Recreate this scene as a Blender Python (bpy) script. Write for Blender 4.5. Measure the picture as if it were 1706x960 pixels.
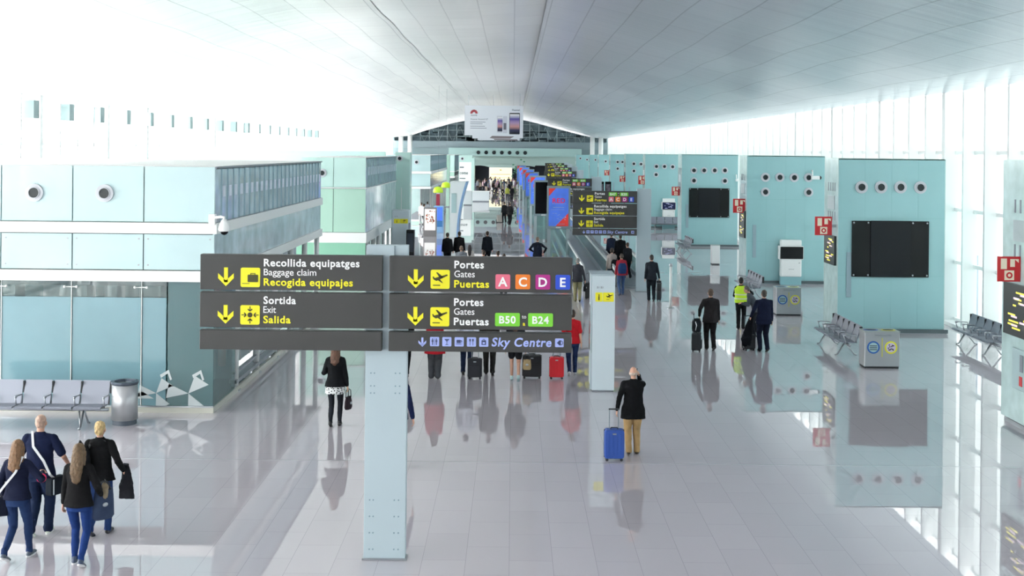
import bpy, math, random
from mathutils import Vector, Matrix, noise
PI = math.pi
SC = bpy.context.scene
COL = SC.collection
for o in list(bpy.data.objects):
    bpy.data.objects.remove(o)
random.seed(7)

# ------------------------------------------------------------------ camera, sky, exposure
EYE = 5.75; FPX = 2100.0; VX = 855.0; VY = 252.0; ROLL = 0.010
cam = bpy.data.cameras.new('camera'); camo = bpy.data.objects.new('camera', cam); COL.objects.link(camo)
cam.sensor_width = 36; cam.lens = FPX / 1706 * 36
cam.shift_x = -(VX - 853) / 1706; cam.shift_y = -(480 - VY) / 1706
camo.location = (0, 0, EYE); camo.rotation_euler = (Matrix.Rotation(PI/2, 3, 'X') @ Matrix.Rotation(ROLL, 3, 'Z')).to_euler()
cam.clip_end = 2000
SC.camera = camo
SC.view_settings.view_transform = 'Standard'
SC.view_settings.look = 'None'
SC.view_settings.gamma = 1
SC.view_settings.use_curve_mapping = False
SC.view_settings.exposure = 1.27

world = bpy.data.worlds.new('sky'); SC.world = world; world.use_nodes = True
nt = world.node_tree; nt.nodes.clear()
tc = nt.nodes.new('ShaderNodeTexCoord'); sp = nt.nodes.new('ShaderNodeSeparateXYZ')
nt.links.new(tc.outputs['Generated'], sp.inputs[0])
rmp = nt.nodes.new('ShaderNodeValToRGB'); mr = nt.nodes.new('ShaderNodeMapRange')
mr.inputs[1].default_value = -1; mr.inputs[2].default_value = 1
nt.links.new(sp.outputs[0], mr.inputs[0]); nt.links.new(mr.outputs[0], rmp.inputs[0])
rmp.color_ramp.elements[0].position = 0.48; rmp.color_ramp.elements[0].color = (1.0, 0.985, 0.975, 1)
rmp.color_ramp.elements[1].position = 0.57; rmp.color_ramp.elements[1].color = (0.17, 0.185, 0.185, 1)
bg = nt.nodes.new('ShaderNodeBackground'); wo = nt.nodes.new('ShaderNodeOutputWorld')
nt.links.new(rmp.outputs[0], bg.inputs[0]); bg.inputs[1].default_value = 5.2
nt.links.new(bg.outputs[0], wo.inputs[0])
sun = bpy.data.lights.new('sun', 'SUN'); suno = bpy.data.objects.new('sun', sun); COL.objects.link(suno)
sun.energy = 0.8; sun.angle = 0.25; sun.color = (1, .95, .88)
suno.rotation_euler = Vector((0.62, -0.42, -0.55)).to_track_quat('-Z', 'Y').to_euler()

def unroll(px, py):
    return px + ROLL*(py-VY), py - ROLL*(px-VX)
def G(px, py):                       # point on the floor seen at a place in the photo
    x, y = unroll(px, py); s = (y-VY)/EYE
    return (x-VX)/s, FPX/s
def V(px, py, Y):                    # X and height of a point at distance Y
    x, y = unroll(px, py); s = FPX/Y
    return (x-VX)/s, EYE-(y-VY)/s

# ------------------------------------------------------------------ mesh helpers
class MB:
    def __init__(s): s.v = []; s.f = []; s.m = []; s.mi = 0
    def add(s, vs, fs):
        b = len(s.v); s.v += [tuple(v) for v in vs]
        for f in fs: s.f.append(tuple(b+i for i in f)); s.m.append(s.mi)
        return s
    def box(s, x0, x1, y0, y1, z0, z1):
        if x0 > x1: x0, x1 = x1, x0
        if y0 > y1: y0, y1 = y1, y0
        if z0 > z1: z0, z1 = z1, z0
        return s.add([(x0,y0,z0),(x1,y0,z0),(x1,y1,z0),(x0,y1,z0),(x0,y0,z1),(x1,y0,z1),(x1,y1,z1),(x0,y1,z1)],
                     [(0,3,2,1),(4,5,6,7),(0,1,5,4),(1,2,6,5),(2,3,7,6),(3,0,4,7)])
    def loft(s, rings, caps=True):
        n = len(rings[0]); vs = [p for r in rings for p in r]; fs = []
        for i in range(len(rings)-1):
            for j in range(n):
                k = (j+1) % n
                fs.append((i*n+j, i*n+k, (i+1)*n+k, (i+1)*n+j))
        if caps:
            fs.append(tuple(reversed(range(n)))); fs.append(tuple((len(rings)-1)*n+j for j in range(n)))
        return s.add(vs, fs)
    def tube(s, pts, r, n=10):
        pts = [Vector(p) for p in pts]; rr = r if isinstance(r, (list, tuple)) else [r]*len(pts)
        rings = []; up = None
        for i, p in enumerate(pts):
            d = (pts[min(i+1, len(pts)-1)] - pts[max(i-1, 0)]).normalized()
            if up is None: up = Vector((0,0,1)) if abs(d.z) < .9 else Vector((1,0,0))
            a = d.cross(up).normalized(); b = a.cross(d).normalized(); up = b
            rings.append([p + a*math.cos(2*PI*k/n)*rr[i] + b*math.sin(2*PI*k/n)*rr[i] for k in range(n)])
        return s.loft(rings)
    def ellipsoid(s, c, rx, ry, rz, rot=None, n=16, m=10):
        c = Vector(c); rot = rot or Matrix.Identity(3); rings = []
        for i in range(m+1):
            t = -PI/2 + PI*i/m; t = max(-PI/2+.02, min(PI/2-.02, t))
            rings.append([c + rot @ Vector((rx*math.cos(t)*math.cos(2*PI*k/n), ry*math.cos(t)*math.sin(2*PI*k/n), rz*math.sin(t))) for k in range(n)])
        return s.loft(rings)
    def capsule(s, p, q, r1, r2, n=12, flat=1.0):
        p = Vector(p); q = Vector(q); d = (q-p)
        if d.length < 1e-5: d = Vector((0,0,1e-4))
        d.normalize(); up = Vector((0,1,0)) if abs(d.y) < .8 else Vector((1,0,0))
        a = d.cross(up).normalized(); b = a.cross(d).normalized(); rings = []
        for i in range(1, 5):
            t = -PI/2 + PI/2*i/4.0; t = max(t, -1.5)
            rings.append([p + d*(r1*math.sin(t)) + (a*math.cos(2*PI*k/n) + b*flat*math.sin(2*PI*k/n))*r1*math.cos(t) for k in range(n)])
        for i in range(0, 4):
            t = PI/2*i/4.0
            rings.append([q + d*(r2*math.sin(t)) + (a*math.cos(2*PI*k/n) + b*flat*math.sin(2*PI*k/n))*r2*math.cos(t) for k in range(n)])
        return s.loft(rings)
    def torso(s, rr, n=24):            # rr: (cx, cy, z, rx, ry)
        return s.loft([[Vector((c[0]+c[3]*math.cos(2*PI*k/n), c[1]+c[4]*math.sin(2*PI*k/n), c[2])) for k in range(n)] for c in rr])
    def prism(s, poly, y0, y1):        # polygon in x,z extruded along y
        n = len(poly)
        vs = [(x, y0, z) for x, z in poly] + [(x, y1, z) for x, z in poly]
        fs = [tuple(range(n)), tuple(range(2*n-1, n-1, -1))] + [(i, i+n, (i+1) % n+n, (i+1) % n) for i in range(n)]
        return s.add(vs, fs)
    def disc(s, x, z, r, y0, y1, n=24): return s.prism([(x+r*math.cos(2*PI*k/n), z+r*math.sin(2*PI*k/n)) for k in range(n)], y0, y1)
    def ring(s, x, z, r0, r1, y0, y1, n=28):
        rings = [[(x+r*math.cos(2*PI*k/n), y, z+r*math.sin(2*PI*k/n)) for k in range(n)] for r, y in ((r0,y1),(r1,y1),(r1,y0),(r0,y0),(r0,y1))]
        return s.loft(rings, caps=False)
    def mesh(s, name='m'):
        me = bpy.data.meshes.new(name); me.from_pydata(s.v, [], s.f); me.update()
        return me
    def build(s, name, mat, parent=None, bevel=0, smooth=False, loc=(0,0,0), rot=(0,0,0)):
        me = s.mesh(name); mats = mat if isinstance(mat, (list, tuple)) else [mat]
        for m in mats: me.materials.append(m)
        for p, i in zip(me.polygons, s.m): p.material_index = i if i < len(mats) else 0
        o = link(name, me, parent, loc, rot)
        if smooth:
            for p in me.polygons: p.use_smooth = True
        if bevel:
            b = o.modifiers.new('bevel', 'BEVEL'); b.width = bevel; b.segments = 2; b.limit_method = 'ANGLE'; b.angle_limit = .7
        return o
def link(name, data, parent=None, loc=(0,0,0), rot=(0,0,0)):
    o = bpy.data.objects.new(name, data); COL.objects.link(o); o.location = loc; o.rotation_euler = rot
    if parent: o.parent = parent
    return o
def tag(o, label=None, cat=None, group=None, kind=None):
    if label: o['label'] = label
    if cat: o['category'] = cat
    if group: o['group'] = group
    if kind: o['kind'] = kind
    return o
def thing(name, label, cat, loc=(0,0,0), rz=0, group=None):
    return tag(link(name, None, None, loc, (0,0,rz)), label, cat, group)
def struct(name, mb, mat, parent=None, **k):
    o = mb.build(name, mat, parent, **k)
    if not parent: o['kind'] = 'structure'
    return o
def kids(o): return [c for c in list(o.children)]
def dup(root, loc=None, rz=None, label=None, group=None, mats=None, scale=None):
    pairs = [(root, None)]; out = None; made = {}
    stack = [root]
    while stack:
        s_ = stack.pop(); c = s_.copy(); COL.objects.link(c); made[s_] = c
        if s_ is root: out = c
        else: c.parent = made[s_.parent]
        stack += kids(s_)
    if loc is not None: out.location = loc
    if rz is not None: out.rotation_euler = (0,0,rz)
    if scale: out.scale = (scale,)*3
    if label: out['label'] = label
    if group: out['group'] = group
    elif 'group' in out: del out['group']
    if mats:
        for c in made.values():
            key = c.name.split('.')[0]
            if key in mats and c.data and len(c.material_slots):
                c.material_slots[0].link = 'OBJECT'; c.material_slots[0].material = mats[key]
    return out

# ------------------------------------------------------------------ materials
MATS = {}
def srgb(h):
    h = h.lstrip('#'); c = [int(h[i:i+2], 16)/255 for i in (0,2,4)]
    return tuple(x/12.92 if x <= .04045 else ((x+.055)/1.055)**2.4 for x in c) + (1,)
def mat(name, col='#808080', rough=.5, metal=0, spec=.5, bump=0, bscale=30, emit=0, vary=0, vscale=3, coat=0):
    if name in MATS: return MATS[name]
    m = bpy.data.materials.new(name); m.use_nodes = True; nt = m.node_tree; b = nt.nodes['Principled BSDF']
    c = srgb(col) if isinstance(col, str) else col
    b.inputs['Base Color'].default_value = c; b.inputs['Roughness'].default_value = rough; b.inputs['Metallic'].default_value = metal
    b.inputs['Specular IOR Level'].default_value = spec; b.inputs['Coat Weight'].default_value = coat
    if emit: b.inputs['Emission Color'].default_value = c; b.inputs['Emission Strength'].default_value = emit
    if vary or bump:
        t = nt.nodes.new('ShaderNodeTexCoord'); n = nt.nodes.new('ShaderNodeTexNoise'); n.inputs['Scale'].default_value = vscale; n.inputs['Detail'].default_value = 4
        nt.links.new(t.outputs['Object'], n.inputs['Vector'])
    if vary:
        r = nt.nodes.new('ShaderNodeValToRGB')
        r.color_ramp.elements[0].position = .3; r.color_ramp.elements[1].position = .7
        r.color_ramp.elements[0].color = tuple(x*(1-vary) for x in c[:3])+(1,); r.color_ramp.elements[1].color = tuple(min(1, x*(1+vary)) for x in c[:3])+(1,)
        nt.links.new(n.outputs[0], r.inputs[0]); nt.links.new(r.outputs[0], b.inputs['Base Color'])
    if bump:
        n2 = nt.nodes.new('ShaderNodeTexNoise'); n2.inputs['Scale'].default_value = bscale; n2.inputs['Detail'].default_value = 3
        nt.links.new(t.outputs['Object'], n2.inputs['Vector'])
        bp = nt.nodes.new('ShaderNodeBump'); bp.inputs['Strength'].default_value = bump; bp.inputs['Distance'].default_value = .02
        nt.links.new(n2.outputs[0], bp.inputs['Height']); nt.links.new(bp.outputs[0], b.inputs['Normal'])
    MATS[name] = m; return m
def glass(name, tint, alpha, refl=.6, rough=.02):           # thin pane: see-through tint plus mirror
    if name in MATS: return MATS[name]
    m = bpy.data.materials.new(name); m.use_nodes = True; nt = m.node_tree; nt.nodes.clear()
    out = nt.nodes.new('ShaderNodeOutputMaterial'); tr = nt.nodes.new('ShaderNodeBsdfTransparent'); tr.inputs[0].default_value = srgb(tint)
    df = nt.nodes.new('ShaderNodeBsdfDiffuse'); df.inputs[0].default_value = srgb(tint)
    gs = nt.nodes.new('ShaderNodeBsdfGlossy'); gs.inputs['Roughness'].default_value = rough
    m1 = nt.nodes.new('ShaderNodeMixShader'); m1.inputs[0].default_value = 1-alpha
    nt.links.new(df.outputs[0], m1.inputs[1]); nt.links.new(tr.outputs[0], m1.inputs[2])
    lw = nt.nodes.new('ShaderNodeLayerWeight'); pw = nt.nodes.new('ShaderNodeMath'); pw.operation = 'POWER'; pw.inputs[1].default_value = 5
    nt.links.new(lw.outputs['Facing'], pw.inputs[0]); ma = nt.nodes.new('ShaderNodeMath'); ma.operation = 'MULTIPLY_ADD'; ma.inputs[1].default_value = refl; ma.inputs[2].default_value = .04
    nt.links.new(pw.outputs[0], ma.inputs[0])
    m2 = nt.nodes.new('ShaderNodeMixShader'); nt.links.new(ma.outputs[0], m2.inputs[0])
    nt.links.new(m1.outputs[0], m2.inputs[1]); nt.links.new(gs.outputs[0], m2.inputs[2]); nt.links.new(m2.outputs[0], out.inputs[0])
    MATS[name] = m; return m

def node_brick(nt, vec, w, h, mortar, c1, c2, cm, off=.5):
    b = nt.nodes.new('ShaderNodeTexBrick'); b.offset = off; b.inputs['Scale'].default_value = 1
    b.inputs['Brick Width'].default_value = w; b.inputs['Row Height'].default_value = h; b.inputs['Mortar Size'].default_value = mortar
    b.inputs['Mortar Smooth'].default_value = .1; b.inputs['Bias'].default_value = 0
    b.inputs['Color1'].default_value = c1; b.inputs['Color2'].default_value = c2; b.inputs['Mortar'].default_value = cm
    nt.links.new(vec, b.inputs['Vector']); return b
def floor_mat():
    m = bpy.data.materials.new('polished_tiles'); m.use_nodes = True; nt = m.node_tree; b = nt.nodes['Principled BSDF']
    t = nt.nodes.new('ShaderNodeTexCoord'); mp = nt.nodes.new('ShaderNodeMapping'); mp.inputs['Rotation'].default_value = (0,0,PI/2)
    nt.links.new(t.outputs['Object'], mp.inputs[0])
    br = node_brick(nt, mp.outputs[0], 1.22, .61, .003, srgb('#c2bcc3'), srgb('#beb8bf'), srgb('#9f9aa2'))
    nt.links.new(br.outputs[0], b.inputs['Base Color'])
    n = nt.nodes.new('ShaderNodeTexNoise'); n.inputs['Scale'].default_value = 1.6; n.inputs['Detail'].default_value = 2
    nt.links.new(t.outputs['Object'], n.inputs['Vector'])
    bp = nt.nodes.new('ShaderNodeBump'); bp.inputs['Strength'].default_value = .006; bp.inputs['Distance'].default_value = .02
    nt.links.new(n.outputs[0], bp.inputs['Height']); nt.links.new(bp.outputs[0], b.inputs['Normal'])
    b.inputs['Roughness'].default_value = .006; b.inputs['IOR'].default_value = 2.4; 
    return m
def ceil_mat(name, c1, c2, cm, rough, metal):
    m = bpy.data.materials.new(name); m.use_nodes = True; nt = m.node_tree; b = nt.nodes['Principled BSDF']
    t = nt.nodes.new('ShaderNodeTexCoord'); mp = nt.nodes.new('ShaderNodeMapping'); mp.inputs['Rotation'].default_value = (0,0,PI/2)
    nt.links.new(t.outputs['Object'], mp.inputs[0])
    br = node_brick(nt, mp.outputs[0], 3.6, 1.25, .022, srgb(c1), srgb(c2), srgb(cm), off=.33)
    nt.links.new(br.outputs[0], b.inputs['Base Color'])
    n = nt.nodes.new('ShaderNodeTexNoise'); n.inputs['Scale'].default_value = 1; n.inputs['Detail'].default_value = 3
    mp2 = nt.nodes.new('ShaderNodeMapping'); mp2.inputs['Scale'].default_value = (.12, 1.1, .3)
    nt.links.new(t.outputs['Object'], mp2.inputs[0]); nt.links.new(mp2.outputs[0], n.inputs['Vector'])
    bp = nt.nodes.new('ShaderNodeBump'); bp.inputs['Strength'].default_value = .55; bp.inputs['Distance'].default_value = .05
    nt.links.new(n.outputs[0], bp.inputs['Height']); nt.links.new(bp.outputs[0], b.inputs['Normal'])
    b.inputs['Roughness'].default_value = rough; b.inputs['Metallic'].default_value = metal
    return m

M_white = mat('white_steel', '#f0f2f2', .35)
M_fin = mat('white_painted_fin', '#eef2f2', .45)
M_mint = mat('mint_glass_cladding', '#9bc7cb', .14, vary=.04, vscale=.6)
M_mint2 = mat('pale_mint_cladding', '#c0e0da', .22, vary=.04, vscale=.6)
M_green = mat('soft_green_panel', '#afd4c4', .35, vary=.03, vscale=.5)
M_teal = mat('frosted_teal_glass', '#7a9ea8', .12, vary=.07, vscale=.5)
M_left = mat('pale_blue_glass_panel', '#bcd6da', .07, vary=.05, vscale=.5)
M_black = mat('black_gloss', '#07090e', .14, spec=.3)
M_dark = mat('dark_rubber', '#24262a', .5)
M_nozz = mat('nozzle_core', '#0c1c22', .35)
M_steel = mat('brushed_steel', '#a9adb3', .32, metal=.85)
M_bin = mat('bin_steel', '#b2b4b8', .3, metal=.45)
M_seat = mat('perforated_grey_seat', '#8b8f9b', .38, metal=.45, bump=.15, bscale=220)
M_pole = mat('pale_blue_post', '#b3c3cb', .4)
M_board = mat('charcoal_sign_board', '#3f3f3f', .45)
M_yel = mat('sign_yellow', '#f4ea2a', .5)
M_lw = mat('lettering_white', '#f7f7f7', .5)
M_lb = mat('sign_periwinkle', '#a9b6f0', .5)
M_blkpic = mat('pictogram_dark', '#45431f', .5)
M_red = mat('sign_red', '#c9242b', .4)
M_grey = mat('mid_grey', '#7b828c', .45)
M_dgrey = mat('dark_grey_panel', '#4b525c', .4)
M_clear = glass('clear_glass', '#eef8f8', .05)
M_tglass = glass('tinted_glass', '#b6d2d8', .25)
M_balu = glass('balustrade_glass', '#cfe4e4', .18)
M_skyglass = glass('facade_glass', '#fbfdfc', .04, refl=.25)

# ------------------------------------------------------------------ structure
XL, XR, YE = -18.9, 14.8, 200.0
YB = -45.0
fl = MB().box(XL-.5, XR+.5, YB, YE+60, -.3, 0)
struct('floor', fl, floor_mat())
struct('ground', MB().box(-400, XL-.5, -100, 500, -1.2, -.4), mat('apron_concrete', '#e2e2e0', .9))
struct('ground', MB().box(XR+.5, 400, -100, 500, -1.2, -.4), mat('apron_grey_dimmed', '#9aa6a5', .9))  # dimmer daylight on this side put into a darker ground colour
prof = [(-18.9,7.8),(-16.4,8.0),(-14.2,8.8),(-12,9.45),(-9.8,10.1),(-7.6,10.55),(-4.8,10.7)]
prof_c = [(-4.8,10.72),(-3,10.72),(-1,10.78),(1.1,10.95)]
prof_r = [(1.1,10.8),(2.5,10.5),(3.9,10.17),(6.5,9.5),(9.2,8.85),(11,8.4),(12.6,8.05),(14.8,7.9)]
def ceil(name, pf, m):
    mb = MB(); ys = [YB + i*1.0 for i in range(int(YE-YB)+1)]; vs = []
    dense = []
    for (a, b) in zip(pf, pf[1:]):
        for k in range(4): t = k/4; dense.append((a[0]*(1-t)+b[0]*t, a[1]*(1-t)+b[1]*t))
    dense.append(pf[-1])
    for y in ys:
        for x, z in dense:
            e = min(1, abs(x-1.1)/6)*min(1, (x-XL)/3)*min(1, (XR-x)/3)
            vs.append((x, y, z + .035*e*math.sin(2*PI*(y-.55*abs(x-1.1))/11.0)))
    n = len(dense); fs = [(i*n+j, i*n+j+1, (i+1)*n+j+1, (i+1)*n+j) for i in range(len(ys)-1) for j in range(n-1)]
    top = [(x, y, z+.35) for (x, y, z) in vs]; N = len(vs)
    mb.add(vs+top, fs + [tuple(i+N for i in reversed(f)) for f in fs])
    o = mb.build(name, m, None, smooth=True); o['kind'] = 'structure'; return o
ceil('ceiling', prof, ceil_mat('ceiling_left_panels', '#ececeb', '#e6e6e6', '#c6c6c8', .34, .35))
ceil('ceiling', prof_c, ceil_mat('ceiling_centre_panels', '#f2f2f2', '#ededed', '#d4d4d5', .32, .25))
ceil('ceiling', prof_r, ceil_mat('ceiling_right_shaded_panels', '#c8cdd6', '#c1c7d0', '#a3a9b3', .3, .4))  # shade of the right slope is put into its greyer panel colour

# window walls: posts, fins, rails and glass
def curtain(name, X, side, ztop, ys):
    root = tag(link(name, None), kind='structure')
    MB().box(X+side*.5, X+side*.53, YB, YE, 0, ztop).build('glass', M_skyglass, root)
    tr = MB()
    for z in (.15, 2.1, 3.9, 5.85, ztop-.12): tr.box(X+side*.36, X+side*.46, YB, YE, z-.06, z+.06)
    tr.build('rail', M_fin, root)
    MB().box(X-.05, X+side*.55, YB, YE, 0, .12).build('sill', M_fin, root)
    f0 = None
    if side < 0:
        v0 = MB().box(-.1, .3, -.28, .28, 6.85, 7.55).build('vent_louvre', mat('louvre_grey', '#8fa3a5', .6), root, loc=(X, 21.5, 0))
        for k in range(1, 26): v = v0.copy(); COL.objects.link(v); v.parent = root; v.location = (X, 21.5+3.95*k, 0)
    for y in ys:
        big = abs((y/7.2) % 1) < .2
        if f0 is None: f0 = MB().box(-.0, side*.48, -.07, .07, .1, ztop+.05).build('mullion', M_fin, root, loc=(X, y, 0))
        else:
            f0 = f0.copy(); COL.objects.link(f0); f0.parent = root; f0.location = (X, y, 0)
        f0.scale = (1, 2.2 if big else 1, 1)
ys = [YB+1+i*1.9 for i in range(128)]
curtain('window_1', XL, -1, 7.95, [YB+1+i*2.1 for i in range(116)])
curtain('window_2', XR, 1, 8.05, ys)

struct('wall_back_unseen', MB().box(XL, XR, YB-.3, YB, 0, 11), mat('back_wall_bounce', '#f2f0ef', .6))  # unseen; added to block light from behind the camera, pale to bounce some forward
struct('trim_2', MB().box(XL, XR, YB, YB+7, 3.75, 4.05), M_white)
# gable at the far end: dark glazed hall beyond
ye = YE
gb = MB(); arch = [(XL, 5.0)] + prof + prof_c[1:] + prof_r[1:] + [(XR, 5.0)]
wf = tag(link('wall_far', None), kind='structure')
MB().prism([(XL-6, 6.3), (XL-6, 16), (XR+6, 16), (XR+6, 6.3)], ye+24, ye+24.3).build('end_glazing', mat('dark_glazing', '#76898f', .3, vary=.45, vscale=.5), wf)
MB().box(XL-6, XR+6, ye+.4, ye+24, 12.4, 12.8).box(XL-6.3, XL-6, ye+.4, ye+24, 0, 12.8).box(XR+6, XR+6.3, ye+.4, ye+24, 0, 12.8).box(XL-6, XL, ye+.2, ye+.4, 0, 12.8).box(XR, XR+6, ye+.2, ye+.4, 0, 12.8).build('upper_hall_blackout_shell', mat('shell_slate', '#7d8f94', .6), wf)  # dark box added around the hall beyond to keep daylight out
MB().prism([(XL-6, 13), (XL-6, 7.9)] + [(x, z+.05) for x, z in prof+prof_c[1:]+prof_r[1:]] + [(XR+6, 8.0), (XR+6, 13)], ye+.05, ye+.2).build('gable_blackout_cover', mat('shell_slate', '#7d8f94', .6), wf)  # cover above the ceiling line, added to stop daylight catching the ceiling's end rim
g = MB()
for i in range(24):
    x = XL + 1.2 + i*1.45; g.box(x-.05, x+.05, ye+.2, ye+.35, 5.2, 10.9)
for z in (8.0, 9.0, 10.0): g.box(XL, XR, ye+.2, ye+.3, z-.04, z+.04)
g.build('glazing_grid', mat('steel_grid', '#9aabaf', .4), wf)
g = MB().box(XL, XR, ye-.4, ye+.5, 6.1, 7.25).box(XL, XR, ye+.5, ye+6, 6.9, 7.0)
g.build('bridge_beam', mat('beam_blue_grey', '#8b9ca3', .4), wf)
g = MB()
rnd = random.Random(3)
for i in range(40):
    x = rnd.uniform(XL+3, XR-3); z = rnd.uniform(7.3, 9.0); g.box(x, x+rnd.uniform(.3, 2), ye+10, ye+10.2, z, z+rnd.uniform(.1, .5))
g.build('upper_hall_fittings', mat('fittings_dark', '#39464c', .5), wf)
g = MB(); 
for i in range(14):
    x = XL+1.5+i*2.4; g.tube([(x, ye+12, 7.2), (x+1.2, ye+12, 9.8), (x+2.4, ye+12, 7.2)], .07, 6)
g.build('truss', mat('truss_pale', '#b4c4c6', .4), wf)
# lower band with round nozzles and the dark duty free cave
bandm = mat('band_mint', '#a5c4c2', .35)
g = MB().box(-10.2, 10.8, ye-1.2, ye+.8, 4.95, 6.22); g.build('bulkhead', bandm, wf)
MB().box(XL, -10.2, ye-.6, ye+.8, 4.9, 6.1).box(10.8, XR, ye-.6, ye+.8, 4.9, 6.1).build('side_bulkhead', mat('band_grey', '#7c9095', .4), wf)
for i in range(7):
    x = V(797+i*13, 253, ye-1.2)[0]
    MB().ring(x, 5.5, .2, .3, ye-1.3, ye-1.18).disc(x, 5.5, .2, ye-1.22, ye-1.19).build('air_nozzle', M_nozz, wf)
MB().box(-10.2, 10.8, ye-.2, ye+.3, 3.5, 4.95).box(-6, 4, ye-.6, ye-.2, 4.35, 4.6).build('fascia', mat('fascia_sage', '#a9bfbb', .4), wf)
wav = [(-7.2, 3.6), (-7.2, 3.1)] + [(-7.2 + t*10.6/16, 3.1 + .35*math.sin(t*.55)) for t in range(17)] + [(3.6, 3.6)]
MB().prism(wav, ye-.9, ye-.2).build('wavy_fascia', mat('fascia_sage', '#a9bfbb', .4), wf)
MB().box(-8, 5.5, ye+6, ye+6.3, 0, 3.6).box(-8, -7.8, ye, ye+6, 0, 3.6).box(5.3, 5.5, ye, ye+6, 0, 3.6).box(-8, 5.5, ye, ye+6, 3.6, 3.7).build('shop_recess', mat('dark_shop', '#39404c', .5), wf)
MB().box(XL, -8, ye-.1, ye+.2, 0, 4.9).box(5.5, XR, ye-.1, ye+.2, 0, 4.9).build('back_panel', bandm, wf)
a = V(815, 279, ye-1); b = V(853, 309, ye-1)
t = thing('shop_lightbox', 'large glowing cream wall display in the dark shop at the far end', 'lightbox', ((a[0]+b[0])/2, ye-1, 0))
hw = (b[0]-a[0])/2
MB().box(-hw, hw, 0, .3, .3, a[1]).build('casing', M_white, t)
MB().box(-hw+.06, hw-.06, -.03, 0, .4, a[1]-.08).build('glowing_panel', mat('lit_cream', '#fff3c4', .5, emit=.3), t)
MB().box(-hw+.3, hw-.3, -.05, -.03, a[1]-1.1, a[1]-1.03).box(-.15, .15, -.05, -.03, a[1]-.5, a[1]-.3).box(-hw+.3, hw-.3, -.05, -.03, a[1]-1.6, a[1]-1.55).build('print', mat('print_tan', '#b3a26a', .5), t)
# four end columns beside the gable arch
for px, lab in ((668, 'leftmost white round column at the far gable end'), (683, 'second white round column from the left at the far gable'), (987, 'white round column right of the far gable glazing'), (1001, 'rightmost white round column at the far gable')):
    x = V(px, 240, ye-3)[0]
    t = thing('column', lab, 'column', (x, ye-3, 0))
    MB().tube([(0,0,0),(0,0,8.4)], .36, 16).build('shaft', M_white, t, smooth=True)
    MB().tube([(0,0,0),(0,0,.25)], .5, 16).build('base', M_steel, t)
# floor expansion joint
yj = G(855, 770.5)[1]
struct('trim_1', MB().box(XL, XR, yj-.012, yj+.012, 0, .003), mat('joint_metal', '#cfd0d4', .2, metal=.6))
# ------------------------------------------------------------------ lettering
_tc = {}
def text_mesh(s, bold):
    k = (s, bold)
    if k in _tc: return _tc[k]
    c = bpy.data.curves.new('t', 'FONT'); c.body = s; c.size = 1; c.offset = .025 if bold else .004; c.resolution_u = 3; c.extrude = .004
    c.space_character = 1.1 if bold else 1.0
    o = bpy.data.objects.new('t', c); COL.objects.link(o); bpy.context.view_layer.update()
    me = bpy.data.meshes.new_from_object(o.evaluated_get(bpy.context.evaluated_depsgraph_get()))
    vs = [v.co.copy() for v in me.vertices]; fs = [tuple(p.vertices) for p in me.polygons]
    bpy.data.objects.remove(o); bpy.data.curves.remove(c); bpy.data.meshes.remove(me)
    x0 = min(v.x for v in vs); x1 = max(v.x for v in vs); _tc[k] = (vs, fs, x0, x1); return _tc[k]
def text(mb, s, x, z, cap, y=0, w=None, bold=True, shear=0, centre=False):
    vs, fs, x0, x1 = text_mesh(s, bold); k = cap/.70; kx = w/(x1-x0) if w else k
    off = -(x1-x0)*kx/2 if centre else 0
    return mb.add([(x+off+(v.x-x0)*kx+shear*v.y*k, y-v.z*.8, z+v.y*k) for v in vs], fs)
def rrect(x0, x1, z0, z1, r):
    p = []
    for cx, cz, a in ((x1-r, z1-r, 0), (x0+r, z1-r, 90), (x0+r, z0+r, 180), (x1-r, z0+r, 270)):
        for i in range(5): t = math.radians(a+22.5*i); p.append((cx+r*math.cos(t), cz+r*math.sin(t)))
    return p
def seg(mb, a, b, w, y0, y1):
    d = Vector((b[0]-a[0], b[1]-a[1])); n = Vector((-d.y, d.x)).normalized()*w/2
    return mb.prism([(a[0]+n.x, a[1]+n.y), (b[0]+n.x, b[1]+n.y), (b[0]-n.x, b[1]-n.y), (a[0]-n.x, a[1]-n.y)], y0, y1)
def arrow(mb, x, z, h, y=-.006):       # down arrow, centre x, tip at z
    w = h*.21
    mb.prism([(x-w/2, z+h), (x+w/2, z+h), (x+w/2, z+w), (x-w/2, z+w)], y, 0)
    k = h*.42; t = h*.17
    mb.prism([(x, z), (x+k, z+k), (x+k, z+k+t*1.6), (x, z+t*1.8)], y, 0)
    mb.prism([(x, z), (x, z+t*1.8), (x-k, z+k+t*1.6), (x-k, z+k)], y, 0)
    return mb
def pic_plane(mb, x, z, s, y0, y1):
    def q(l): mb.prism([(x+a*s, z+b*s) for a, b in l], y0, y1)
    q([(-.36,.0),(-.30,.06),(.36,.26),(.40,.2),(.05,.02),(-.2,-.09)])
    q([(-.02,.06),(-.22,.36),(-.14,.36),(.16,.12)])
    q([(-.36,.0),(-.4,.14),(-.34,.14),(-.28,.03)])
    q([(-.02,.0),(.16,-.2),(.08,-.18),(-.14,-.04)])
    q([(-.38,-.34),(-.0,-.34),(-.0,-.29),(-.38,-.29)])
def pic_bag(mb, x, z, s, y0, y1):
    mb.prism(rrect(x-.14*s, x+.40*s, z-.24*s, z+.14*s, .04*s), y0, y1)
    mb.box(x-.0*s, x+.04*s, y0, y1, z+.12*s, z+.2*s).box(x+.22*s, x+.26*s, y0, y1, z+.12*s, z+.2*s).box(x, x+.26*s, y0, y1, z+.18*s, z+.22*s)
    mb.box(x-.42*s, x-.04*s, y0, y1, z-.33*s, z-.3*s)
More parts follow.
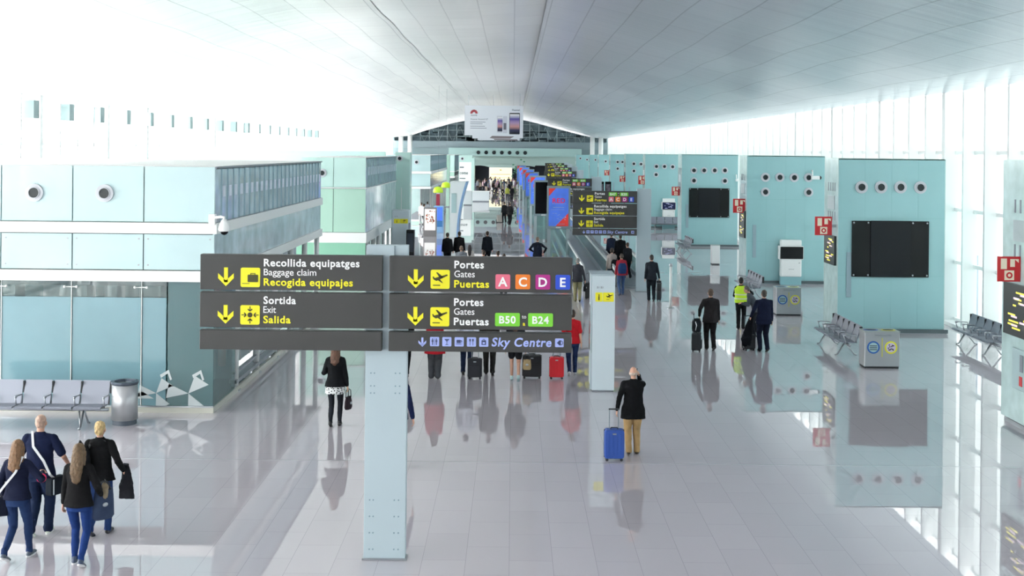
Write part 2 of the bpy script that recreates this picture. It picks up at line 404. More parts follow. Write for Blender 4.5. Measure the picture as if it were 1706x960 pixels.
def pic_exit(mb, x, z, s, y0, y1):
    mb.disc(x, z, .13*s, y0, y1)
    for a in range(4):
        c, d = math.cos(a*PI/2), math.sin(a*PI/2)
        R_ = lambda u, v: (x+s*(u*c-v*d), z+s*(u*d+v*c))
        seg(mb, R_(.2,0), R_(.44,0), .045*s, y0, y1); seg(mb, R_(.2,0), R_(.3,.11), .06*s, y0, y1); seg(mb, R_(.2,0), R_(.3,-.11), .06*s, y0, y1)
def picto(kind, x, z, s, parent, y=0):
    o = MB(); o.prism(rrect(x-s/2, x+s/2, z-s/2, z+s/2, s*.09), y-.006, y); o.mi = 1
    {'plane': pic_plane, 'bag': pic_bag, 'exit': pic_exit}[kind](o, x, z, s, y-.010, y-.006)
    return o.build('pictogram', [M_yel, M_blkpic], parent)
def tile(ch, x, z, w, h, col, parent, y=0, cap=None):
    o = MB(); o.prism(rrect(x-w/2, x+w/2, z-h/2, z+h/2, h*.1), y-.006, y); o.mi = 1
    cap = cap or h*.6; text(o, ch, x, z-cap/2, cap, y-.010, centre=True)
    return o.build('gate_tile', [mat('tile_'+col, col, .5), M_lw], parent)
def sky_icons(mb, x0, step, z, s, y):
    for i in range(5):
        x = x0+i*step; mb.mi = 0; mb.prism(rrect(x-s/2, x+s/2, z-s/2, z+s/2, s*.1), y-.006, y); mb.mi = 1; a, b = y-.010, y-.006
        if i == 0:
            for d in (-.22, .2): mb.disc(x+d*s, z+.28*s, .07*s, a, b, 10); mb.box(x+(d-.1)*s, x+(d+.1)*s, a, b, z-.05*s, z+.2*s); mb.box(x+(d-.05)*s, x+(d+.05)*s, a, b, z-.35*s, z-.05*s)
            mb.box(x-.015*s, x+.015*s, a, b, z-.38*s, z+.38*s)
        elif i == 1: mb.prism([(x-.28*s, z+.3*s), (x, z-.02*s), (x+.28*s, z+.3*s)], a, b); mb.box(x-.03*s, x+.03*s, a, b, z-.3*s, z); mb.box(x-.15*s, x+.15*s, a, b, z-.34*s, z-.28*s)
        elif i == 2: mb.prism(rrect(x-.28*s, x+.16*s, z-.12*s, z+.22*s, .05*s), a, b); mb.ring(x+.2*s, z+.06*s, .06*s, .12*s, a, b, 10); mb.box(x-.34*s, x+.26*s, a, b, z-.26*s, z-.2*s)
        elif i == 3:
            for d in (-.16, .16): mb.box(x+(d-.03)*s, x+(d+.03)*s, a, b, z-.36*s, z+.34*s); mb.box(x+(d-.08)*s, x+(d+.08)*s, a, b, z+.08*s, z+.34*s)
        else:
            mb.box(x-.24*s, x+.24*s, a, b, z-.3*s, z+.18*s); mb.ring(x, z+.2*s, .09*s, .14*s, a, b, 12); mb.mi = 0; mb.box(x-.12*s, x+.12*s, y-.012, b, z-.2*s, z+.0*s)
    mb.mi = 0

def board(root, x0, x1, z0, z1, th=.14):
    return MB().box(x0, x1, 0, th, z0, z1).build('sign_board', M_board, root, bevel=.008, loc=(0, -.22, 0))
def three(b, x, zt, ws, names, cols=None):      # three stacked words; zt top of the board
    m = MB(); text(m, names[0], x, zt-.157, .102, -.004, ws[0]); m.build('lettering', M_lw, b)
    m = MB(); text(m, names[1], x, zt-.283, .092, -.004, ws[1], bold=False); m.build('lettering', M_lw, b)
    m = MB(); text(m, names[2], x, zt-.425, .10, -.004, ws[2]); m.build('lettering', (cols or M_yel), b)
def row_baggage(root, x0, x1, zt, h=.49):
    b = board(root, x0, x1, zt-h, zt); arrow(MB(), x0+.36, zt-.44, .26).build('arrow', M_yel, b)
    picto('bag', x0+.70, zt-.315, .27, b); three(b, x0+.885, zt, (1.33,.73,1.24), ('Recollida equipatges', 'Baggage claim', 'Recogida equipajes'))
def row_exit(root, x0, x1, zt, h=.49):
    b = board(root, x0, x1, zt-h, zt); arrow(MB(), x0+.36, zt-.44, .26).build('arrow', M_yel, b)
    picto('exit', x0+.70, zt-.315, .27, b); three(b, x0+.885, zt, (.45,.175,.38), ('Sortida', 'Exit', 'Salida'))
def row_gates(root, x0, x1, zt, h=.49, tiles=True, rng=None, both=False):
    b = board(root, x0, x1, zt-h, zt); arrow(MB(), x0+.37, zt-.44, .26).build('arrow', M_yel, b)
    picto('plane', x0+.71, zt-.315, .265, b); three(b, x0+.905, zt, (.41,.285,.485), ('Portes', 'Gates', 'Puertas'), M_yel if tiles else M_lw)
    if tiles:
        for i, (c, k) in enumerate((('A','#e8728a'),('C','#f0802c'),('D','#b02a86'),('E','#2b4fc8'))): tile(c, x0+1.58+i*.278, zt-.34, .205, .205, k, b)
    if rng:
        zz = zt-.345 if not both else zt-.13; g = '#7ed63c'; hh = .185 if not both else .15
        tile(rng[0], x0+1.65, zz, .345, hh, g, b, cap=.1); tile(rng[1], x0+2.11, zz, .345, hh, g, b, cap=.1)
        m = MB(); text(m, 'to', x0+1.88, zz+.02, .05, -.004, bold=False, centre=True); m.mi = 1; text(m, 'a', x0+1.88, zz-.08, .055, -.004, centre=True); m.build('lettering', [M_lw, M_yel], b)
def row_sky(root, x0, x1, zt, h=.27):
    b = board(root, x0, x1, zt-h, zt); m = MB(); arrow(m, x0+.47, zt-.205, .13)
    sky_icons(m, x0+.64, .171, zt-.13, .128, 0); m.mi = 0
    text(m, 'Sky Centre', x0+1.43, zt-.185, .118, -.004, .83, shear=.16)
    s = .12; x = x1-.17; z = zt-.13; m.prism(rrect(x-s/2, x+s/2, z-s/2, z+s/2, .012), -.006, 0); m.mi = 1
    m.prism([(x-.035, z), (x-.0, z+.035), (x+.02, z+.035), (x+.02, z-.035), (x, z-.035)], -.01, -.006)
    m.ring(x+.02, z, .025, .033, -.01, -.006, 10)
    m.build('lettering', [M_lb, mat('picto_blue', '#3c466f', .5)], b)
def post(root, w, h, d=.2, bolts=True):
    p = MB().box(-w/2, w/2, -d/2+.03, d/2, 0, h).build('post', M_pole, root, bevel=.006)
    MB().box(-w/2-.02, w/2+.02, -d/2+.0, d/2+.03, -.0, .025).build('base_plate', M_steel, p)
    if bolts:
        m = MB()
        for z in (.15, .38, .61, .84, 2.62, 2.44, 2.34):
            for x in (-w/2+.08, -w/2+.13, w/2-.16, w/2-.1): m.disc(x, z, .011, -d/2+.022, -d/2+.032, 8)
        m.build('bolt', mat('bolt_blue', '#7f96a4', .4), p)
x, y = G(641, 930.5); Y1 = y
r1 = thing('direction_sign', 'large two-armed charcoal direction sign on a wide pale blue post in the foreground', 'sign', (x, y, 0))
zt = [V(642, a, y-.2)[1] for a in (426.5, 489, 552.5)]; PW = .585
h1 = V(642, 408, y)[1]
post(r1, PW, h1)
MB().box(-.10, .10, -.1, -.07, h1-1.4, h1-.0).box(-2.6, 2.6, -.08, .0, h1-.45, h1-.35).box(-2.6, 2.6, -.08, .0, h1-.95, h1-.85).box(-2.6, 2.6, -.08, .0, h1-1.35, h1-1.27).build('bracket', M_pole, r1)
xs = [V(a, 500, y-.22)[0]-x for a in (333, 636.5, 648, 953)]
row_baggage(r1, xs[0], xs[1], zt[0]); row_exit(r1, xs[0], xs[1], zt[1]); board(r1, xs[0], xs[1], zt[2]-.27, zt[2])
row_gates(r1, xs[2], xs[3], zt[0]); row_gates(r1, xs[2], xs[3], zt[1], tiles=False, rng=('B50', 'B24')); row_sky(r1, xs[2], xs[3], zt[2])
# the one-armed signs further down
def sign2(Y, xp, label, full=True):
    r = thing('direction_sign', label, 'sign', (xp, Y, 0), 0)
    h = 4.25; post(r, .6, h, bolts=False)
    MB().box(-2.6, .25, -.08, 0, h-.5, h-.4).box(-2.6, .25, -.08, 0, h-1.0, h-.9).box(-2.6, .25, -.08, 0, h-1.55, h-1.45).build('bracket', M_pole, r)
    a, b = -2.95, -.3
    row_gates(r, a, b, h-.1, rng=('B47', 'B20'), both=True); row_baggage(r, a, b, h-.62); row_exit(r, a, b, h-1.14); row_sky(r, a, b, h-1.66)
    return r
s2Y = 2100/40.3
xp = V(1070.5, 350, s2Y)[0]+.05
s2 = sign2(s2Y, xp, 'one-armed charcoal direction sign with four boards beside the moving walkway, nearest of its row')
for Y_, px, lab in ((76, 994, 'second one-armed direction sign, its post just left of the black portrait screens'),
                (104, 966, 'third one-armed direction sign, far behind the blue posters'),
                (128, 957, 'fourth one-armed direction sign with small yellow pictograms'),
                (152, 949, 'fifth one-armed direction sign, tiny above the far walkway'),
                (176, 943, 'sixth and farthest one-armed direction sign in the row')):
    dup(s2, (V(px, 300, Y_)[0], Y_, 0), 0, lab)

# ------------------------------------------------------------------ totems
def totem(px0, px1, base, H, D, label, nm='info_totem'):
    x0, y = G(px0, base); x1 = G(px1, base)[0]; w = x1-x0
    t = thing(nm, label, 'totem', ((x0+x1)/2, y, 0))
    MB().box(-w/2, w/2, 0, D, .03, H).build('cabinet', mat('totem_pale', '#ccd9e0', .35), t, bevel=.01)
    MB().box(-w/2+.02, w/2-.02, .02, D-.02, 0, .03).build('plinth', M_grey, t)
    MB().box(-w/2-.03, w/2+.0, D*.1, D, H, H+.02).box(-w/2-.04, -w/2-.012, .0, .05, .05, H).build('cap', M_pole, t)
    s = MB().box(-w/2-.02, -w/2, .15, D-.1, .9, 2.0) if px0 > VX else MB().box(w/2, w/2+.02, .15, D-.1, .4, 2.2)
    s.build('side_screen', M_black, t)
    p = MB().prism(rrect(-w/2+.07, -.03, H-.62, H-.40, .02), -.006, 0).prism(rrect(-.02, w/2-.03, H-.62, H-.40, .02), -.006, 0); p.mi = 1
    text(p, 'i', -w/4+.02, H-.58, .14, -.01, centre=True); pic_plane(p, w/4-.0, H-.5, .2, -.012, -.006)
    p.build('yellow_plate', [M_yel, M_blkpic], t)
    m = MB(); text(m, 'B1 B3', -w/2+.11, H-.30, .045, -.004, bold=False); m.build('lettering', M_grey, t)
    return t
totem(985.5, 1023, 652.5, 2.78, 1.15, 'tall pale blue information totem with a yellow plate right of the foreground sign')
totem(653, 680, 448, 2.82, 1.0, 'smaller pale information totem with a yellow plate beyond the left pavilion')
x, y = G(682, 447); 
t = thing('dark_totem', 'black glossy display totem beside the far pale information totem on the left', 'totem', (x+.1, y-1.3, 0))
MB().box(-.16, .22, 0, .6, .05, 1.95).build('casing', M_black, t, bevel=.03); MB().box(-.2, .26, -.04, .64, 0, .05).build('foot', M_grey, t); MB().box(-.12, .18, -.012, 0, .9, 1.8).build('screen', mat('screen_slate', '#2b3440', .15), t)

# ------------------------------------------------------------------ left pavilions
def nozzle(parent, x, z, y, r=.11):
    n = MB().ring(x, z, r, r*1.75, y-.05, y+.0, 28).ring(x, z, r*1.0, r*1.12, y-.08, y-.04, 28).build('air_nozzle', mat('nozzle_rim', '#c9ccd3', .35), parent, smooth=False)
    MB().disc(x, z, r, y-.055, y-.03).build('nozzle_core', M_nozz, n)
    return n
cx, cy = G(355, 689)
XC = cx
def pavilion(x0, y0, y1, H, label, near=False, levels=(4.2, 3.98, 3.12, 2.88), green=False, nz=(), wid=8):
    t = thing('glass_pavilion', label, 'pavilion', (x0, y0, 0))
    L = y1-y0; up = M_left if not green else M_mint2; lo = M_left if not green else M_green
    a, b, c, d = levels; step = 1.545 if near else wid/2.0
    MB().box(-wid, -.05, .12, L-.05, a, H-.05).build('upper_body', mat('pavilion_core', '#bcd9da', .5), t)
    x = 0; i = 0
    while x > -wid+.01:
        xx = max(x-step, -wid)
        p = MB().box(xx+.012, x-.012, 0, .03, a+.02, H).build('upper_panel', up, t)
        q = MB().box(xx+.012, x-.012, 0, .03, c+.02, b-.02).build('lower_panel', lo, t)
        if near:
            s_ = MB()
            for px in (xx+.1, x-.1):
                for pz in (c+.12, b-.12): s_.disc(px, pz, .018, -.015, 0, 10)
            s_.build('fixing', M_steel, q)
        x = xx
    MB().box(-wid, .05, -.06, .1, b, a).box(-wid, .05, -.06, .1, d, c).box(-.05, .07, .1, L, b, a).box(-.05, .07, .1, L, d, c).build('white_band', M_white, t)
    MB().box(-wid, 0, .1, L, H-.05, H+.0).box(-wid, -.0, .6, L-.3, H, H+.02).build('roof', M_white, t)
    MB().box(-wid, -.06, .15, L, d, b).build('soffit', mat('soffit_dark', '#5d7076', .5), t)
    # long side facing the concourse
    sg = mat('side_glass_blue', '#c9dbe4', .06, vary=.22, vscale=1.7)
    MB().box(-.05, 0, .03, L, a, H).build('side_upper_glass', sg, t)
    MB().box(-.05, 0, .03, L, c, b).build('side_lower_glass', sg, t)
    n = int(L/.62); f = MB()
    for k in range(n):
        yy = .5+k*(L-.6)/n; f.box(0, .035, yy, yy+.02, a+.02, H-.03)
    f.build('side_fin', mat('fin_blue', '#aec8d2', .25), t)
    f = MB()
    for k in range(n):
        yy = .55+k*(L-.6)/n; f.box(.004, .022, yy+.1, yy+.35, a+.55, H-.42)
    f.build('side_louvre', mat('louvre_white', '#d9dfee', .3), t)
    f = MB(); f.box(-.0, .04, 0, L, H-.03, H+.01); f.box(0, .03, 0, L, a-.012, a+.012); f.build('edge_trim', M_grey, t)
    for px, pz in nz: nozzle(t, px, pz, -.0)
    # colonnade under the side
    k = 0; yy = 2.6 if near else 1.5
    while yy < L:
        o = MB().tube([(-.1, yy, 0), (-.1, yy, d)], .085, 12).build('column', M_white, t, smooth=True); MB().tube([(-.1, yy, 0), (-.1, yy, .04)], .14, 12).build('foot', M_steel, o, smooth=False)
        yy += 2.45
    MB().box(-.85, -.8, .2, L, .1, d).build('side_wall_glass', mat('side_wall_pale', '#c9d8da', .1, vary=.06, vscale=.6), t)
    g = MB()
    for k in range(int(L/1.2)): g.box(-.8, -.77, .3+k*1.2, .33+k*1.2, .1, d)
    g.build('side_wall_mullion', M_white, t)
    MB().box(-.2, -.02, 2.4, L, .2, .28).box(-.12, -.06, 2.4, L, .42, .47).build('bumper_rail', M_steel, t)
    return t, L
H1 = V(355, 278.5, cy)[1]
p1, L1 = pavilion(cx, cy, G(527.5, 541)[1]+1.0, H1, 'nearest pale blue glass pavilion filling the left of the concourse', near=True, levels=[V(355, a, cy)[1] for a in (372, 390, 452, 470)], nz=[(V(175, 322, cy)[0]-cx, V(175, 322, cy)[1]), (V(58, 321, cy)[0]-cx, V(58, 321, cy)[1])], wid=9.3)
# ground floor of the near pavilion
d1 = V(355, 470, cy)[1]
px = lambda p, z=600: V(p, z, cy)[0]-cx
fm = MB()
for a, b in ((-9.3, px(-2)), (px(0), px(116)), (px(118), px(233)), (px(235), px(276))):
    MB().box(a+.01, b-.01, .05, .075, .12, V(200, 496, cy)[1]).build('frosted_pane', M_teal, p1)
for a, b in ((-9.3, px(-2)), (px(0), px(116)), (px(118), px(233)), (px(235), px(276))):
    MB().box(a+.01, b-.01, .05, .065, V(200, 496, cy)[1]+.01, d1).build('clear_pane', M_clear, p1)
MB().box(px(278), -.02, .05, .065, .12, d1).build('clear_pane', glass('smoked_glass', '#6b9095', .58), p1)
MB().box(-.035, -.02, .08, 2.2, .12, d1).build('return_pane', M_balu, p1)
MB().box(-9.3, -.0, .02, .3, 0, .12).box(-.06, 0, .3, L1, 0, .12).build('plinth', mat('plinth_cream', '#cfcfc4', .3), p1)
MB().box(-9.3, 0, -.0, .05, .12, .15).build('sill', M_steel, p1)
for a in (0, 117, 234):
    X_ = px(a); z_ = d1-.13; g = MB(); g.box(X_-.008, X_+.008, .03, .06, .15, d1); g.tube([(X_-.13, -.02, z_), (X_+.13, -.02, z_)], .012, 6); g.ellipsoid((X_-.13, -.03, z_), .03, .03, .03, n=8, m=6); g.ellipsoid((X_+.13, -.03, z_), .03, .03, .03, n=8, m=6); g.build('spider_fitting', M_white, p1)
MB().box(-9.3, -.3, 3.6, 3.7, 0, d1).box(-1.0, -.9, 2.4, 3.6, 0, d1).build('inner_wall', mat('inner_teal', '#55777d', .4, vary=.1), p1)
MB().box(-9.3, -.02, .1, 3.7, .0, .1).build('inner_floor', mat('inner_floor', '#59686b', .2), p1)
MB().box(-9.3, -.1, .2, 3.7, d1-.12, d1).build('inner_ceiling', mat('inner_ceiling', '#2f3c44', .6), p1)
g = MB()
for i, (x, w) in enumerate(((-8.2, .5), (-6.5, .9), (-5.3, .35), (-4.3, 1.0), (-2.9, .3), (-2.1, .5))):
    MB().box(x, x+w, 1.6, 2.2, d1-.6 - .07*(i % 3), d1-.14).build('ceiling_duct', mat('duct_grey', '#8d979c', .4), p1)
g = MB()
for k, (x, s) in enumerate(((-1.25, .42), (-.55, .5))):
    for q in range(3):
        a = q*2.1+.5
        g.prism([(x, .42), (x+s*math.cos(a), .42+.8*s*math.sin(a)), (x+s*math.cos(a+.8), .42+.8*s*math.sin(a+.8))], .04, .046)
    g.prism([(x+.1, .75), (x+.25, .85), (x+.3, .7), (x+.34, .72), (x+.27, .93), (x+.08, .82)], .04, .046)
g.prism([(-1.9, .3), (-1.55, .45), (-1.3, .3)], .04, .046)
g.build('etched_pattern', mat('etched_white', '#c9d2d4', .4), p1)
e = thing('fire_extinguisher', 'orange-brown fire extinguisher hanging behind the dark glass at the pavilion corner', 'extinguisher', (cx+px(308, 590), cy+3.5, V(308, 590, cy+3.5)[1]))
MB().tube([(0,0,-.28),(0,0,-.24),(0,0,.18),(0,0,.24)], [.08,.1,.1,.04], 16).build('cylinder', mat('extinguisher_orange', '#b8694a', .35), e, smooth=True)
MB().box(-.06, .06, -.02, .02, .24, .3).tube([(.04,0,.27),(.15,0,.2),(.14,0,0)], .015, 8).build('valve', M_dark, e); MB().box(-.09, .09, .08, .11, -.1, .1).build('bracket', M_steel, e)
# camera dome on the corner
cz = V(375, 375, cy-.25)
c = thing('dome_camera', 'white teardrop security camera on the corner of the nearest pavilion', 'camera', (cx+.02, cy-.06, cz[1]+.1))
MB().box(-.14, .0, -.03, .12, -.12, .12).build('wall_plate', M_white, c, bevel=.01); MB().tube([(0,0,.05),(.14,-.1,.07),(.22,-.14,.06),(.23,-.15,-.02)], .03, 10).build('arm', M_white, c, smooth=True)
MB().tube([(.23,-.15,.02),(.23,-.15,-.08),(.23,-.15,-.2),(.23,-.15,-.24)], [.05,.1,.13,.1], 20).build('housing', M_white, c, smooth=True); MB().ellipsoid((.23,-.15,-.24), .085, .085, .08).build('lens_dome', M_black, c, smooth=True)

b2x, b2y = G(608, 462)
H2 = V(608, 263, b2y)[1]
z2 = lambda p: V(608, p, b2y)[1]
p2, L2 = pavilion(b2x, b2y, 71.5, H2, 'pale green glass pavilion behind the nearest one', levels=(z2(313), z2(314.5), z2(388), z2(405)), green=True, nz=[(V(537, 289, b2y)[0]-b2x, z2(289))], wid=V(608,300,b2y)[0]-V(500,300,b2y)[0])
MB().box(-5, -.0, .0, .1, .1, z2(405)).build('ground_panel', mat('deep_green_panel', '#93cbb1', .3), p2)
struct('wall_left', MB().box(XL, -7.6, 75, 75.3, 0, H2+.28), M_mint2)
b3x, b3y = G(717, 360)
b3y = 2100/21.2; b3x = V(717, 300, b3y)[0]
z3 = lambda p: V(717, p, b3y)[1]
p3, L3 = pavilion(b3x, b3y, b3y+24, 5.35, 'far pale mint pavilion with a pink-white band on the left', levels=(z3(285.5), z3(290), z3(311), z3(315)), nz=[(V(694, 270.5, b3y)[0]-b3x, z3(270.5))], wid=4)
b4y = 150.0; b4x = V(757, 290, b4y)[0]
p4, L4 = pavilion(b4x, b4y, b4y+20, 5.2, 'farthest left pavilion behind the green lamps', levels=(3.3, 3.2, 2.7, 2.5), green=True, nz=[], wid=6)
# ------------------------------------------------------------------ service towers
def tower(x0, x1, y, H, label, ports, D=1.75, side='left'):
    t = thing('service_tower', label, 'tower', (x0, y, 0)); w = x1-x0
    MB().box(.02, w-.02, .02, D, .12, H-.03).build('core', mat('tower_core', '#9ec6c8', .4), t)
    c = MB(); n = 4
    c.box(0, w, 0, .02, .14, H); c.build('front_cladding', M_mint, t)
    s = MB()
    for z in (H*.33, H*.66): s.box(0, w, -.004, 0, z-.004, z+.004)
    for k in range(1, n): s.box(k*w/n-.003, k*w/n+.003, -.003, 0, .14, H)
    s.build('panel_joint', mat('joint_teal', '#7fb4b6', .4), t)
    for q in (-.02, w): MB().box(q, q+.02, 0, D, .14, H).build('side_cladding', mat('side_pale', '#b9d2d2', .15, vary=.1), t)
    MB().box(0, w, .0, D, H-.03, H+.01).build('cap', M_mint2, t)
    MB().box(.05, w+.1, -.05, D, 0, .09).build('plinth', M_steel, t); MB().box(.0, w+.12, -.08, -.05, .02, .14).build('kick_plate', mat('kick_dark', '#5d6b70', .4), t)
    for px_, z_ in ports: nozzle(t, px_, z_, 0, .115)
    MB().box(.27, .42, -.03, 0, 1.15, 2.6).build('service_hatch', mat('hatch_grey', '#95aeb8', .4), t)
    v = MB()
    for z in (4.55, 3.6):
        for k in range(4): v.box(-.03, -.02, .35+k*.28, .42+k*.28, z, z+.28)
    v.build('vent_slot', M_grey, t); MB().box(-.035, -.02, .4, 1.3, 3.95, 4.4).build('speaker_grille', mat('grille_grey', '#a5b4b8', .5), t)
    return t
T4x, T4y = G(1395, 554.5); T4r = G(1571, 556)[0]
W = T4r-T4x
def ports_from(pts, y, x0): return [(V(a, b, y)[0]-x0, V(a, b, y)[1]) for a, b in pts]
tower(T4x, T4r, T4y, V(1480, 265, T4y)[1], 'mint service tower with four round nozzles and a big black screen, right', ports_from([(1435,312),(1467.5,312),(1500,312),(1533,312.5)], T4y, T4x))
T3x, T3y = G(1243, 472.5)
tower(T3x, T3x+W, T3y, 5.66, 'mint service tower with six nozzles and a white kiosk, second from the right', ports_from([(1275,295.5),(1299,295.5),(1323,296),(1347,296),(1275,320),(1347,320.5)], T3y, T3x))
T2x, T2y = G(1135, 411)
tower(T2x, T2x+W, T2y, 5.66, 'mint service tower with a wide black screen and six nozzles, third from the right', ports_from([(1156,284),(1173,284),(1190.5,284),(1207.5,284),(1156,301),(1207.5,301.5)], T2y, T2x))
T1y = 96.0; T1x = V(1075, 300, T1y)[0]
tower(T1x, T1x+W, T1y, 5.62, 'mint service tower with four visible nozzles and a small screen kiosk, fourth from the right', ports_from([(1093.5,277.5),(1107,277.5),(1120.5,278),(1093,291)], T1y, T1x))
T0 = [(114, [(1056,273),(1068,273.5),(1056,285)], 'fifth'), (132, [(1029,270),(1029,281),(1037,270)], 'sixth'), (150, [(1009,269)], 'seventh'), (168, [(992,266.5)], 'eighth'), (184, [(978,266),(967,264)], 'ninth and farthest')]
for y_, pp, nm in T0:
    x_ = 10.2 if y_ < 180 else 9.2
    tower(x_, x_+W, y_, 5.6 - (y_-114)*.004, nm + ' mint service tower from the right', ports_from(pp, y_, x_))
T5x, T5y = G(1669, 700)
t5 = tower(T5x, T5x+W, T5y-1.9, 5.66, 'mint service tower cut by the right edge of the photo', [], D=1.9)

# screens, kiosks and signs on the towers
def vscreen(px0, px1, py0, py1, y, label, mid=True):
    a = V(px0, py1, y); b = V(px1, py0, y); w = b[0]-a[0]; h = b[1]-a[1]
    t = thing('video_screen', label, 'screen', (a[0], y, a[1]))
    MB().box(.0, w, -.06, 0, 0, h).build('backing', M_black, t, bevel=.005)
    MB().box(w*.24, w*.76, -.1, -.06, .0, h+.01).build('panel', mat('panel_midnight', '#0c1018', .2, spec=.3), t)
    m = MB()
    for x in (.06, w*.21, w*.79, w-.06):
        for z in (.06, h-.06): m.disc(x, z, .028, -.075, -.06, 10)
    m.build('bolt', M_steel, t)
vscreen(1418, 1547, 369, 461, T4y, 'large black video screen on the tower right of the white kiosk')
vscreen(1147.5, 1215, 314, 362, T2y, 'smaller black video screen on the third tower from the right')
def kiosk(px, base, y, label, on=False, f=1.0):
    x = V(px, base, y)[0]; t = thing('kiosk', label, 'kiosk', (x, y, 0)); w = .53*f
    z0, z1 = V(px, base, y)[1]+.0, None
    MB().box(-w*.86, w*.86, -.45, -.08, z0, z0+.78).build('lower_cabinet', M_white, t, bevel=.05)
    MB().box(-w, w, -.5, -.08, z0+.76, z0+1.36).build('screen_housing', M_white, t, bevel=.04)
    s = MB().box(-w+.03, w-.03, -.52, -.5, z0+.80, z0+1.33).build('screen', M_black if not on else mat('screen_navy', '#171c44', .15), t)
    if on:
        m = MB(); r_ = random.Random(1)
        for i in range(9): a = r_.uniform(-.4, .3); b = z0+.88+.045*i; m.box(a, a+r_.uniform(.05, .2), -.53, -.52, b, b+.018)
        m.build('screen_text', mat('screen_lilac', '#b9c0f2', .4, emit=.6), s)
    MB().box(-w*.86, w*.86, -.42, -.08, z0+1.36, z0+1.62).build('top_cabinet', M_white, t, bevel=.04)
    MB().box(-w*.86, w*.86, -.4, -.08, 0, z0).build('pedestal', mat('kiosk_base_teal', '#8fbfc6', .3), t)
    m = MB(); m.box(-.12, .12, -.455, -.45, z0+.33, z0+.345).box(w*.6, w*.7, -.455, -.45, z0+.6, z0+.63); m.build('handle', M_grey, t)
kiosk(1314.5, 460, T3y, 'white kiosk with a black screen on the second tower from the right')
kiosk(1113, 366, T1y, 'distant white kiosk with a glowing dark blue screen', on=True, f=1.0)
def fire_sign(px, py, y, label, s=.55, br=.14):
    a = V(px, py, y); t = thing('fire_sign', label, 'sign', (a[0], y, a[1]))
    MB().box(-s/2, s/2, 0, .03, -s*.55, s*.55).build('plate', M_red, t)
    m = MB(); c = '#f3e6cf'
    m.box(-.36*s, -.1*s, -.008, 0, .0, .46*s).box(.05*s, .25*s, -.008, 0, .1*s, .44*s).prism([(.22*s, .44*s), (.42*s, .44*s), (.42*s, .28*s)], -.008, 0)
    m.box(-.2*s, .22*s, -.008, 0, -.48*s, -.06*s); m.mi = 1; m.ring(0.01*s, -.27*s, .07*s, .14*s, -.014, -.008, 16)
    m.build('pictogram', [mat('sign_cream', c, .5), M_red], t)
    MB().box(s/2, s/2+br, .0, .03, -.05, .05).build('bracket', M_steel, t)
fire_sign(1372, 376.5, T4y+.2, 'red fire equipment sign left of the big black screen tower')
fire_sign(1681, 448.5, T5y-1.0, 'largest red fire equipment sign at the right edge of the photo', s=.48)
fire_sign(1232, 343, T3y+.3, 'red fire equipment sign between the second and third towers', .57)
fire_sign(1126, 318.5, T2y+.3, 'red fire equipment sign left of the third tower', .5)
fire_sign(1070, 300, T1y+.3, 'small pink-red fire sign beside the fourth tower', .6)
fire_sign(1037, 298, 114.3, 'tiny red fire sign beside the fifth tower', .5, .45)
fire_sign(1011, 288, 132.3, 'tiniest red fire sign high on the sixth tower', .5, .6)
def flight_board(pxs, pys, x, y0, y1, z0, z1, label):
    t = thing('flight_board', label, 'screen', (x, y0, z0)); h = z1-z0; L = y1-y0
    MB().box(-.07, -.0, 0, L, 0, h).build('casing', mat('board_black', '#23282b', .3), t)
    r_ = random.Random(5); m = MB()
    for k in range(2):
        zc = h*(.28+.44*k)
        for i in range(5):
            a = r_.uniform(.1, L*.6); m.box(-.076, -.07, a, a+r_.uniform(.1, L*.35), zc-.16+.07*i, zc-.125+.07*i)
    m.build('screen_rows', mat('rows_yellow', '#d9cf4a', .5, emit=.5), t)
    m = MB()
    for k in range(2):
        zc = h*(.28+.44*k)
        for i in range(3):
            a = r_.uniform(.2, L*.6); m.box(-.08, -.07, a, a+.3, zc-.1+.09*i, zc-.06+.09*i)
    m.build('screen_rows', mat('rows_pink', '#cbb6c4', .5, emit=.4), t)
a5 = V(1706, 540, T5y-.85)
flight_board(0, 0, T5x-.02, T5y-1.75, T5y-.25, 1.95, 3.05, 'black flight board with yellow rows under the right edge fire sign')
flight_board(0, 0, T4x-.02, T4y+.15, T4y+1.5, 2.15, 3.1, 'grey flight board on the side of the big black screen tower')
flight_board(0, 0, T3x-.02, T3y+.1, T3y+1.4, 2.0, 3.2, 'narrow flight board on the side of the white kiosk tower')
t = thing('hose_cabinet', 'grey fire hose cabinet with a red dot low on the right edge tower', 'cabinet', (T5x-.02, T5y-1.7, .85))
MB().box(-.05, 0, 0, 1.0, 0, .85).build('door', mat('cabinet_grey', '#a4bcc0', .35), t, bevel=.01); MB().box(-.06, -.05, .45, .6, .1, .3).build('red_label', M_red, t); MB().box(-.07, -.05, .4, .55, .4, .75).build('handle', M_grey, t)
# white arm cameras
for px_, py_, y_, lab in ((1352, 296, T3y-.05, 'small white camera on an arm at the top right nozzle of the white kiosk tower'), (1226, 300, T2y-.05, 'white camera on the right edge of the third tower')):
    a = V(px_, py_, y_); c = thing('arm_camera', lab, 'camera', (a[0], y_, a[1]))
    MB().tube([(0,0,.3),(0,-.15,.32),(0,-.2,.1)], .03, 8).build('arm', M_white, c); MB().box(-.05, .3, -.3, -.1, -.08, .08).build('housing', M_white, c, bevel=.02); MB().ellipsoid((.3,-.2,0), .1, .09, .09).build('lens', M_black, c)
# grey standing screen by the right window
a = V(1606, 425, 42.0); b = V(1630, 560, 42.0)
t = thing('display_totem', 'plain lavender grey standing panel in front of the right windows', 'totem', ((a[0]+b[0])/2, 42, 0))
MB().box(-.24, .24, 0, .12, .06, a[1]).build('panel', mat('lavender_grey', '#a9b4c8', .3), t, bevel=.01); MB().box(-.3, .3, -.1, .25, 0, .06).build('foot', M_steel, t)

